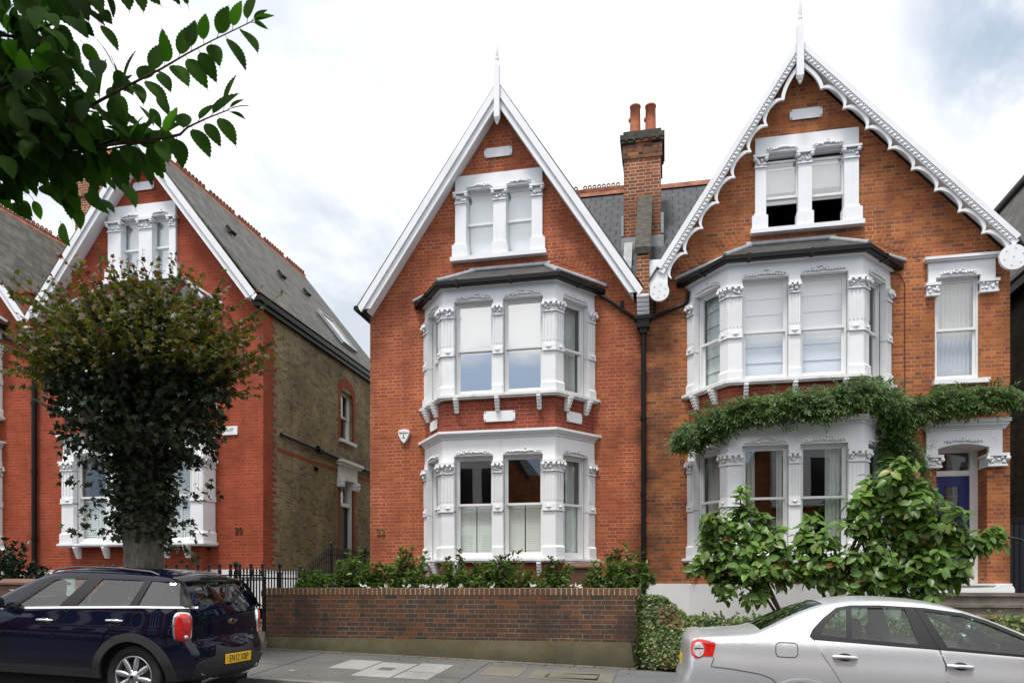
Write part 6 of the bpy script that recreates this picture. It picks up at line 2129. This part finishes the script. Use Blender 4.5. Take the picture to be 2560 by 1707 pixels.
gp = 'paving slabs let into the asphalt pavement'
slab('paving_slab', M['slab'], -4.80, -4.27, -5.08, -4.25, 'pale paving slab nearest the blue car, left of the slab with the small cover', 'paving slab', group=gp)
s = slab('paving_slab', M['slab'], -4.25, -3.67, -5.55, -4.33, 'pale paving slab with a small dark square cover in it', 'paving slab', group=gp)
slab('paving_slab', M['slab'], -3.65, -3.14, -4.98, -4.22, 'pale paving slab against the garden wall, right of the slab with the small cover', 'paving slab', group=gp)
slab('paving_slab', M['slab'], -3.65, -3.14, -5.52, -5.0, 'small pale paving slab at the bottom edge, nearest the road', 'paving slab', group=gp)
slab('paving_slab', M['slab2'], -2.6, -2.03, -4.9, -4.08, 'stained beige paving slab alone below the garden wall', 'paving slab', group=gp)
slab('paving_slab', M['slab2'], -1.9, -.72, -4.95, -4.16, 'long stained slab carrying a rusty rectangular drain cover', 'paving slab', group=gp)
for i, (a, b) in enumerate(((-.70, .35), (.37, 1.3))):
    slab('paving_slab', asphalt('grey_slab', (.12, .125, .13), 1), a, b, -5.6, -3.75, ['wide grey slab below the dark pipe at the right end of the garden wall', 'grey slab at the foot of the ivy beside the silver car'][i], 'paving slab', group=gp)
o = slab('drain_cover', M['slab2'], -1.66, -.93, -4.82, -4.42, 'rusty rectangular drain cover in the pavement below the garden wall', 'drain cover', h=.012)
mb = MB()
for a, b, c, d in ((-1.66, -.93, -4.82, -4.79), (-1.66, -.93, -4.45, -4.42), (-1.66, -1.63, -4.79, -4.45), (-.96, -.93, -4.79, -4.45)):
    x, y = (a + b) / 2, (c + d) / 2; mb.box(a, b, c, d, zp(x, y) + .004, zp(x, y) + .017)
mb.build('rim', plain('rusty_iron', (.07, .045, .03), .8, var=.5, scale=14), o)
o = slab('cover_plate', plain('grey_iron', (.09, .09, .09), .7), -4.08, -3.86, -5.0, -4.78, 'small dark square cover set in the middle of a pale slab', 'cover', h=.009)
o = slab('cover_plate', plain('small_metal_plate', (.35, .35, .34), .5, .3), -5.22, -5.12, -5.48, -5.39, 'tiny metal plate in the asphalt beside the blue car', 'cover', h=.005)
# gardens
sheet('garden_soil', M['soil'], [-6.6, -3, -.40], [-3.35, -1.0, .2], lambda x, y: 1.02)
sheet('garden_soil', M['soil'], [-.38, 3, 7], [-3.35, -1.0, .2], lambda x, y: .28)
sheet('garden_soil', M['soil'], [-26, -15, -8.78], [-3.35, -1, .1], lambda x, y: .62)
sheet('side_path', M['stone'], [-8.78, -6.62], [-3.45, -1.4], lambda x, y: .40)
mb = MB(); mb.box(-8.78, -6.62, -1.4, -1.0, .3, .62); mb.box(-8.78, -6.62, -1.0, -.6, .3, .85); mb.box(-8.78, -6.25, -.6, 14, .3, 1.1)
o = mb.build('side_path', M['stone'], None); o['kind'] = 'structure'

# ------------------------------------------------------------------ front walls, railings
GW = thing('garden_wall', 'dark brick garden wall with a brick-on-edge top and mossy rendered base', 'garden wall', (-3.5, -3.55, .2))
mb = MB(); mb.box(-6.66, -.385, -3.55, -3.33, .0, 1.168); mb.build('wall', M['garden_brick'], GW)
mb = MB(); mb.box(-6.665, -.38, -3.554, -3.325, 1.168, 1.285); mb.build('coping', M['coping'], GW, bevel=.006)
k = NT('mossy_render'); P_ = k.coords()
c_ = k.mix(k.smooth(k.noise(P_, 1.3, 5, .65), .35, .65), (.115, .10, .06), (.17, .15, .105))
sx = k.n.new('ShaderNodeSeparateXYZ'); k.l.new(P_, sx.inputs[0])
c_ = k.mix(k.math('MULTIPLY', k.smooth(k.noise(P_, 5, 4), .4, .7), .55), c_, (.11, .11, .04))
c_ = k.mix(k.math('MULTIPLY', k.math('SUBTRACT', 1, k.smooth(k.math('ADD', sx.outputs[2], k.math('MULTIPLY', k.noise(P_, 2.5, 4), .25)), .0, .32)), .7), c_, (.06, .055, .045))
M['render'] = k.done(k.pbr(c_, .95, normal=k.bump(k.noise(P_, 40, 4), .3, .01), spec=.15))
mb = MB(); mb.prism([(-6.655, -3.578, -.1), (-.45, -3.578, -.1), (-.52, -3.578, .452), (-6.655, -3.578, .452)], (0, .2, 0)); mb.build('rendered_base', M['render'], GW)
mb = MB(); mb.rod((-.40, -3.61, .0), (-.50, -3.61, .49), .03); tag(mb.build('iron_pipe', plain('brown_pipe', (.035, .025, .02), .6), None), 'short dark leaning pipe at the right end of the garden wall', 'pipe')


def spear(mb, x, y, z0, z1, r=.012):
    mb.box(x - r * .8, x + r * .8, y - r * .8, y + r * .8, z0, z1 - .12)
    mb.lathe([(.008, z1 - .13), (.022, z1 - .10), (.016, z1 - .085), (.019, z1 - .06), (.002, z1)], (x, y, 0), n=6, smooth=False)


def post(mb, x, y, z0, z1, r=.024):
    mb.box(x - r, x + r, y - r, y + r, z0, z1 - .17)
    mb.lathe([(.02, z1 - .17), (.03, z1 - .16), (.015, z1 - .14), (.04, z1 - .06), (.045, z1 - .02), (.03, z1 - .01), (.012, z1)], (x, y, 0), n=10)


G1 = thing('iron_railing', 'black iron railing with spear tops running back beside the flank wall and up the steps', 'railing', (-7.3, -1, .4))
zt = lambda y: 1.66 if y < -1.05 else (1.66 + (y + 1.05) / 1.15 * .55 if y < .1 else 2.21)
zb = lambda y: .40 if y < -1.3 else (.40 + (y + 1.3) / 1.0 * .7 if y < -.3 else 1.1)
mb = MB()
y = -3.4
while y < 4.2:
    spear(mb, -7.3, y, zb(y), zt(y)); y += .105
mb.build('bar', M['iron'], G1)['kind'] = 'stuff'
mb = MB(); ys = [-3.42, -1.05, .1, 4.2]
for q in (-.20, -1.02): mb.tube([(-7.3, yy, zt(yy) + q) for yy in ys], .014, 6)
mb.build('rail', M['iron'], G1)
for yy, h in ((-3.44, .08), (-1.1, .08), (.3, .08), (2.2, .06)):
    mb = MB(); post(mb, -7.3, yy, zb(yy), zt(yy) + h); mb.build('post', M['iron'], G1)
G2 = thing('iron_gate', 'black iron front gate with cup-shaped finials between the blue car and the garden wall', 'gate', (-7.0, -3.52, .4))
mb = MB()
for i in range(6):
    x = -7.24 + i * .108
    mb.rod((x, -3.5, .52), (x, -3.5, 1.47), .010, n=6)
    if i % 2 == 0:
        mb.rod((x + .054, -3.5, .52), (x + .054, -3.5, 1.62), .011, n=6)
        mb.lathe([(.012, 1.46), (.03, 1.50), (.034, 1.58), (.018, 1.61), (.036, 1.67), (.03, 1.69), (.004, 1.70)], (x + .054, -3.5, 0), n=8)
mb.build('bar', M['iron'], G2)
mb = MB()
for z in (.53, .98, 1.42, 1.50): mb.box(-7.27, -6.71, -3.512, -3.488, z - .012, z + .012)
mb.box(-7.28, -7.25, -3.515, -3.485, .45, 1.52); mb.box(-6.73, -6.70, -3.515, -3.485, .45, 1.48); mb.build('gate_frame', M['iron'], G2)
mb = MB(); mb.box(-6.76, -6.66, -3.54, -3.47, 1.14, 1.24); mb.build('latch', M['iron'], G2)
mb = MB(); post(mb, -6.60, -3.2, .4, 1.72, .025); tag(mb.build('gate_post', M['iron'], None), 'black iron gate post with a cup finial behind the left end of the garden wall', 'post')
G3 = thing('iron_railing', 'black front railing with cup finials partly hidden behind the blue car', 'railing', (-8.2, -3.5, .5))
mb = MB()
for i in range(26):
    x = -7.36 - i * .105
    mb.rod((x, -3.5, .55), (x, -3.5, 1.5 + .0), .010, n=6)
    if i % 2 == 0: mb.lathe([(.012, 1.46), (.03, 1.50), (.034, 1.58), (.018, 1.61), (.036, 1.67), (.03, 1.69), (.004, 1.70)], (x, -3.5, 0), n=8)
mb.build('bar', M['iron'], G3)
mb = MB()
for z in (.6, 1.42, 1.5): mb.box(-10.1, -7.3, -3.512, -3.488, z - .012, z + .012)
mb.build('rail', M['iron'], G3)
mb = MB(); mb.box(-10.2, -7.33, -3.62, -3.40, .2, .55); tag(mb.build('low_wall', M['plinth'], None), 'low white painted wall under the railing behind the blue car', 'wall')
mb = MB(); mb.box(-14.6, -10.2, -3.62, -3.40, .2, 1.0); tag(mb.build('garden_wall', M['brick_a'], None), 'red brick front garden wall behind the blue car', 'garden wall')
st = thing('front_step', 'worn stone steps at the iron gate beside the garden wall', 'steps', (-7.0, -3.6, .3))
mb = MB(); mb.box(-7.3, -6.69, -3.7, -3.36, .1, .54); mb.build('step', plain('pale_step', (.36, .33, .27), .9, var=.3), st)
mb = MB(); mb.box(-7.3, -6.56, -3.92, -3.7, .1, .40); mb.build('step', M['stone'], st)
# white side wall seen through the railings
mb = MB(); mb.box(-8.70, -7.45, -1.0, -.9, .3, 1.62); tag(mb.build('low_wall', M['plinth'], None), 'white rendered retaining wall behind the railings', 'wall')
# right-hand passage
SG = thing('side_gate', 'dark boarded side gate in the passage right of the blue door', 'gate', (6.6, .6, .1))
mb = MB(); mb.box(6.16, 7.0, .62, .66, .1, 2.6); mb.build('boards', plain('navy_black_paint', (.006, .008, .016), .5, var=.3), SG)
mb = MB(); mb.box(6.14, 7.0, .6, .62, 2.5, 2.62); mb.box(6.14, 7.0, .6, .62, .9, 1.0)
for i in range(9): mb.box(6.16 + i * .095, 6.175 + i * .095, .608, .62, .1, 2.5)
mb.build('gate_frame', M['black'], SG)
HR = thing('handrail', 'thin black iron handrail sloping down beside the front steps', 'handrail', (6.25, -1, .3))
mb = MB(); mb.tube([(6.05, -.12, 2.20), (6.24, -.25, 2.13), (6.26, -2.2, .95)], .022); mb.build('rail', M['iron'], HR)
mb = MB(); mb.rod((6.26, -2.2, .25), (6.26, -2.2, .97), .02); mb.rod((6.25, -1.1, .4), (6.25, -1.1, 1.63), .012); mb.build('post', M['iron'], HR)

# houses across the street (they show in the glass and the car paint)
M['far_glass'] = plain('far_window', (.03, .03, .035), .1)
for i, x in enumerate((-17.5, -9.5, -1.5, 6.5, 14.5)):
    F = thing('brick_house', 'red brick gabled house across the street, seen only as a reflection', 'house', (x, -21.5, 0), 'houses across the street')
    mb = MB()
    mb.prism([(x - 3.9, -21.5, -1), (x + 3.9, -21.5, -1), (x + 3.9, -21.5, 6.6), (x + 2.9, -21.5, 6.6), (x, -21.5, 10.4), (x - 2.9, -21.5, 6.6), (x - 3.9, -21.5, 6.6)], (0, -8, 0)); mb.build('wall', M['brick_c'], F)
    mb = MB()
    for s in (-1, 1): mb.prism([(x, -21.3, 10.7), (x + s * 3.1, -21.3, 6.6), (x + s * 3.1, -21.3, 6.35), (x, -21.3, 10.4)], (0, -8.3, 0))
    mb.build('roof', M['slate'], F)
    mb = MB()
    for z in (1.6, 4.8):
        mb.box(x - 1.9, x + 1.9, -21.6, -20.8, z, z + 2.6)
    mb.build('bay_window', M['white'], F)
    mb = MB()
    for z in (1.6, 4.8):
        for q in (-1.5, -.3, .9): mb.box(x + q, x + q + .75, -20.81, -20.78, z + .3, z + 2.1)
    mb.build('window', M['far_glass'], F)

# ------------------------------------------------------------------ sky, sun, camera
W = bpy.data.worlds.new('World'); SC.world = W; W.use_nodes = True
nt = W.node_tree; nt.nodes.clear()
class WN(NT):
    def __init__(s): s.t = nt; s.n = nt.nodes; s.l = nt.links
w = WN()
SUN_EL, SUN_AZ = radians(69), radians(200)   # azimuth clockwise from +Y (north)
sky = nt.nodes.new('ShaderNodeTexSky'); sky.sky_type = 'NISHITA'; sky.sun_disc = False
sky.sun_elevation = SUN_EL; sky.sun_rotation = SUN_AZ; sky.air_density = 1.0; sky.dust_density = 1.2; sky.ozone_density = 1.5
tc = nt.nodes.new('ShaderNodeTexCoord'); D_ = tc.outputs['Generated']
sp = nt.nodes.new('ShaderNodeSeparateXYZ'); nt.links.new(D_, sp.inputs[0])
# flatten toward a cloud layer
zz = w.math('ADD', w.math('MAXIMUM', sp.outputs[2], 0), .28)
cb = nt.nodes.new('ShaderNodeCombineXYZ')
nt.links.new(w.math('DIVIDE', sp.outputs[0], zz), cb.inputs[0]); nt.links.new(w.math('DIVIDE', sp.outputs[1], zz), cb.inputs[1])
V_ = cb.outputs[0]
n1 = w.noise(V_, 1.6, 7, .56, .3)
n2 = w.noise(V_, 3.1, 6, .6)
def lobe(d, a, b):
    v = Vector(d).normalized()
    dp = nt.nodes.new('ShaderNodeVectorMath'); dp.operation = 'DOT_PRODUCT'
    nt.links.new(D_, dp.inputs[0]); dp.inputs[1].default_value = v
    return w.smooth(dp.outputs['Value'], cos(radians(a)), cos(radians(b)))
behind = w.smooth(w.math('MULTIPLY', sp.outputs[1], -1), -.1, .55)
# grey cloud patch (over the gap between the houses) and blue holes
grey = w.math('MULTIPLY', lobe((-.44, .87, .45), 20, 3), w.smooth(n1, .36, .58))
shade = w.math('MAXIMUM', w.math('MULTIPLY', grey, .95), w.math('MULTIPLY', w.smooth(n2, .6, .85), .12))
cloud = w.mix(shade, (12.0, 12.1, 12.3), (6.6, 7.4, 8.3))
cloud = w.mix(w.math('MULTIPLY', behind, .8), cloud, w.mix(w.smooth(w.math('ADD', sp.outputs[2], w.math('MULTIPLY', w.math('SUBTRACT', n1, .5), .16)), .268, .302), (5.2, 7.4, 10.8), (15.5, 15.4, 15.2)))
hole = w.math('ADD', w.math('MULTIPLY', lobe((.36, .77, .55), 10, 3), w.smooth(n1, .36, .5)), w.math('MULTIPLY', lobe((-.72, .55, .58), 16, 4), w.smooth(n2, .45, .6)))
hole = w.math('MINIMUM', hole, 1)
bl = w.mix(1, sky.outputs[0], (1.15, 1.2, 1.25), 'MULTIPLY')
bl = w.mix(.35, bl, (7.0, 9.2, 11.5))
col = w.mix(w.math('MULTIPLY', hole, .8), cloud, bl)
bg = nt.nodes.new('ShaderNodeBackground'); bg.inputs[1].default_value = .1
nt.links.new(col, bg.inputs[0])
ow = nt.nodes.new('ShaderNodeOutputWorld'); nt.links.new(bg.outputs[0], ow.inputs[0])

sun = bpy.data.lights.new('sun', 'SUN'); sun.energy = 3.5; sun.angle = radians(12); sun.color = (1, .96, .9)
so = bpy.data.objects.new('sun', sun); COL.objects.link(so)
ds = Vector((sin(SUN_AZ) * cos(SUN_EL), cos(SUN_AZ) * cos(SUN_EL), sin(SUN_EL)))
so.rotation_euler = ds.to_track_quat('Z', 'Y').to_euler(); so.location = ds * 60

cam = bpy.data.cameras.new('camera'); cam.sensor_width = 36; cam.lens = 36 * 1859 / 2560
cam.shift_y = (1462 - 853.5) / 2560; cam.clip_end = 2000; cam.clip_start = .05
co = bpy.data.objects.new('camera', cam); COL.objects.link(co)
co.location = (0, -15.085, 1.33); co.rotation_euler = (pi / 2, 0, radians(11.7))
SC.camera = co
SC.view_settings.view_transform = 'Standard'; SC.view_settings.look = 'None'; SC.view_settings.exposure = 0
SC.render.engine = 'CYCLES'
SC.cycles.use_denoising = True
SC.cycles.max_bounces = 5; SC.cycles.diffuse_bounces = 3; SC.cycles.glossy_bounces = 3; SC.cycles.transmission_bounces = 3; SC.cycles.transparent_max_bounces = 16
mb = MB()
x = -6.6
while x < -.5:
    l = rnd.uniform(.7, 1.0); y0, y1 = -3.70 + rnd.uniform(-.01, .01), -3.585
    mb._add([(x, y0, zp(x, y0) + .005), (x + l - .01, y0, zp(x + l, y0) + .005), (x + l - .01, y1, zp(x + l, y1) + .008), (x, y1, zp(x, y1) + .008)], [(0, 1, 2, 3)]); x += l
o = mb.build('pavement_edging', M['slab2'], None); o['kind'] = 'structure'
mb = MB()
for a, b, c, d in ((-6.9, -5.5, -5.05, -5.035), (-5.51, -5.495, -5.95, -3.75), (-3.1, -2.7, -5.25, -5.235), (-2.71, -2.695, -6.0, -3.75), (-.7, -.685, -6.0, -3.75)):
    q = [(a, c), (b, c), (b, d), (a, d)]; mb._add([(x, y, zp(x, y) + .004) for x, y in q], [(0, 1, 2, 3)])
o = mb.build('pavement_seam', M['road'], None); o['kind'] = 'structure'
# fallen leaves at the foot of the walls
n = 170
x = NR.uniform(-6.6, 1.4, n); y = np.where(NR.random(n) < .7, -3.62 - np.abs(NR.normal(size=n)) * .12, NR.uniform(-5.9, -3.7, n))
P = np.stack([x, y, np.array([zp(a, b) for a, b in zip(x, y)]) + .012], 1)
o = leaves('fallen_leaves', leaf_mat('fallen_leaf', [(.16, .09, .035), (.22, .14, .05), (.10, .06, .03), (.12, .12, .04)], .1, .7), None, leaf_oval(.55, .1, .2, m=3), P, np.stack([NR.normal(size=n), NR.normal(size=n), 0 * x], 1), np.stack([NR.normal(size=n) * .2, NR.normal(size=n) * .2, 1 + 0 * x], 1), NR.uniform(.025, .055, n))
tag(o, 'scattered dry leaves on the pavement at the foot of the garden wall', 'fallen leaves', kind='stuff')
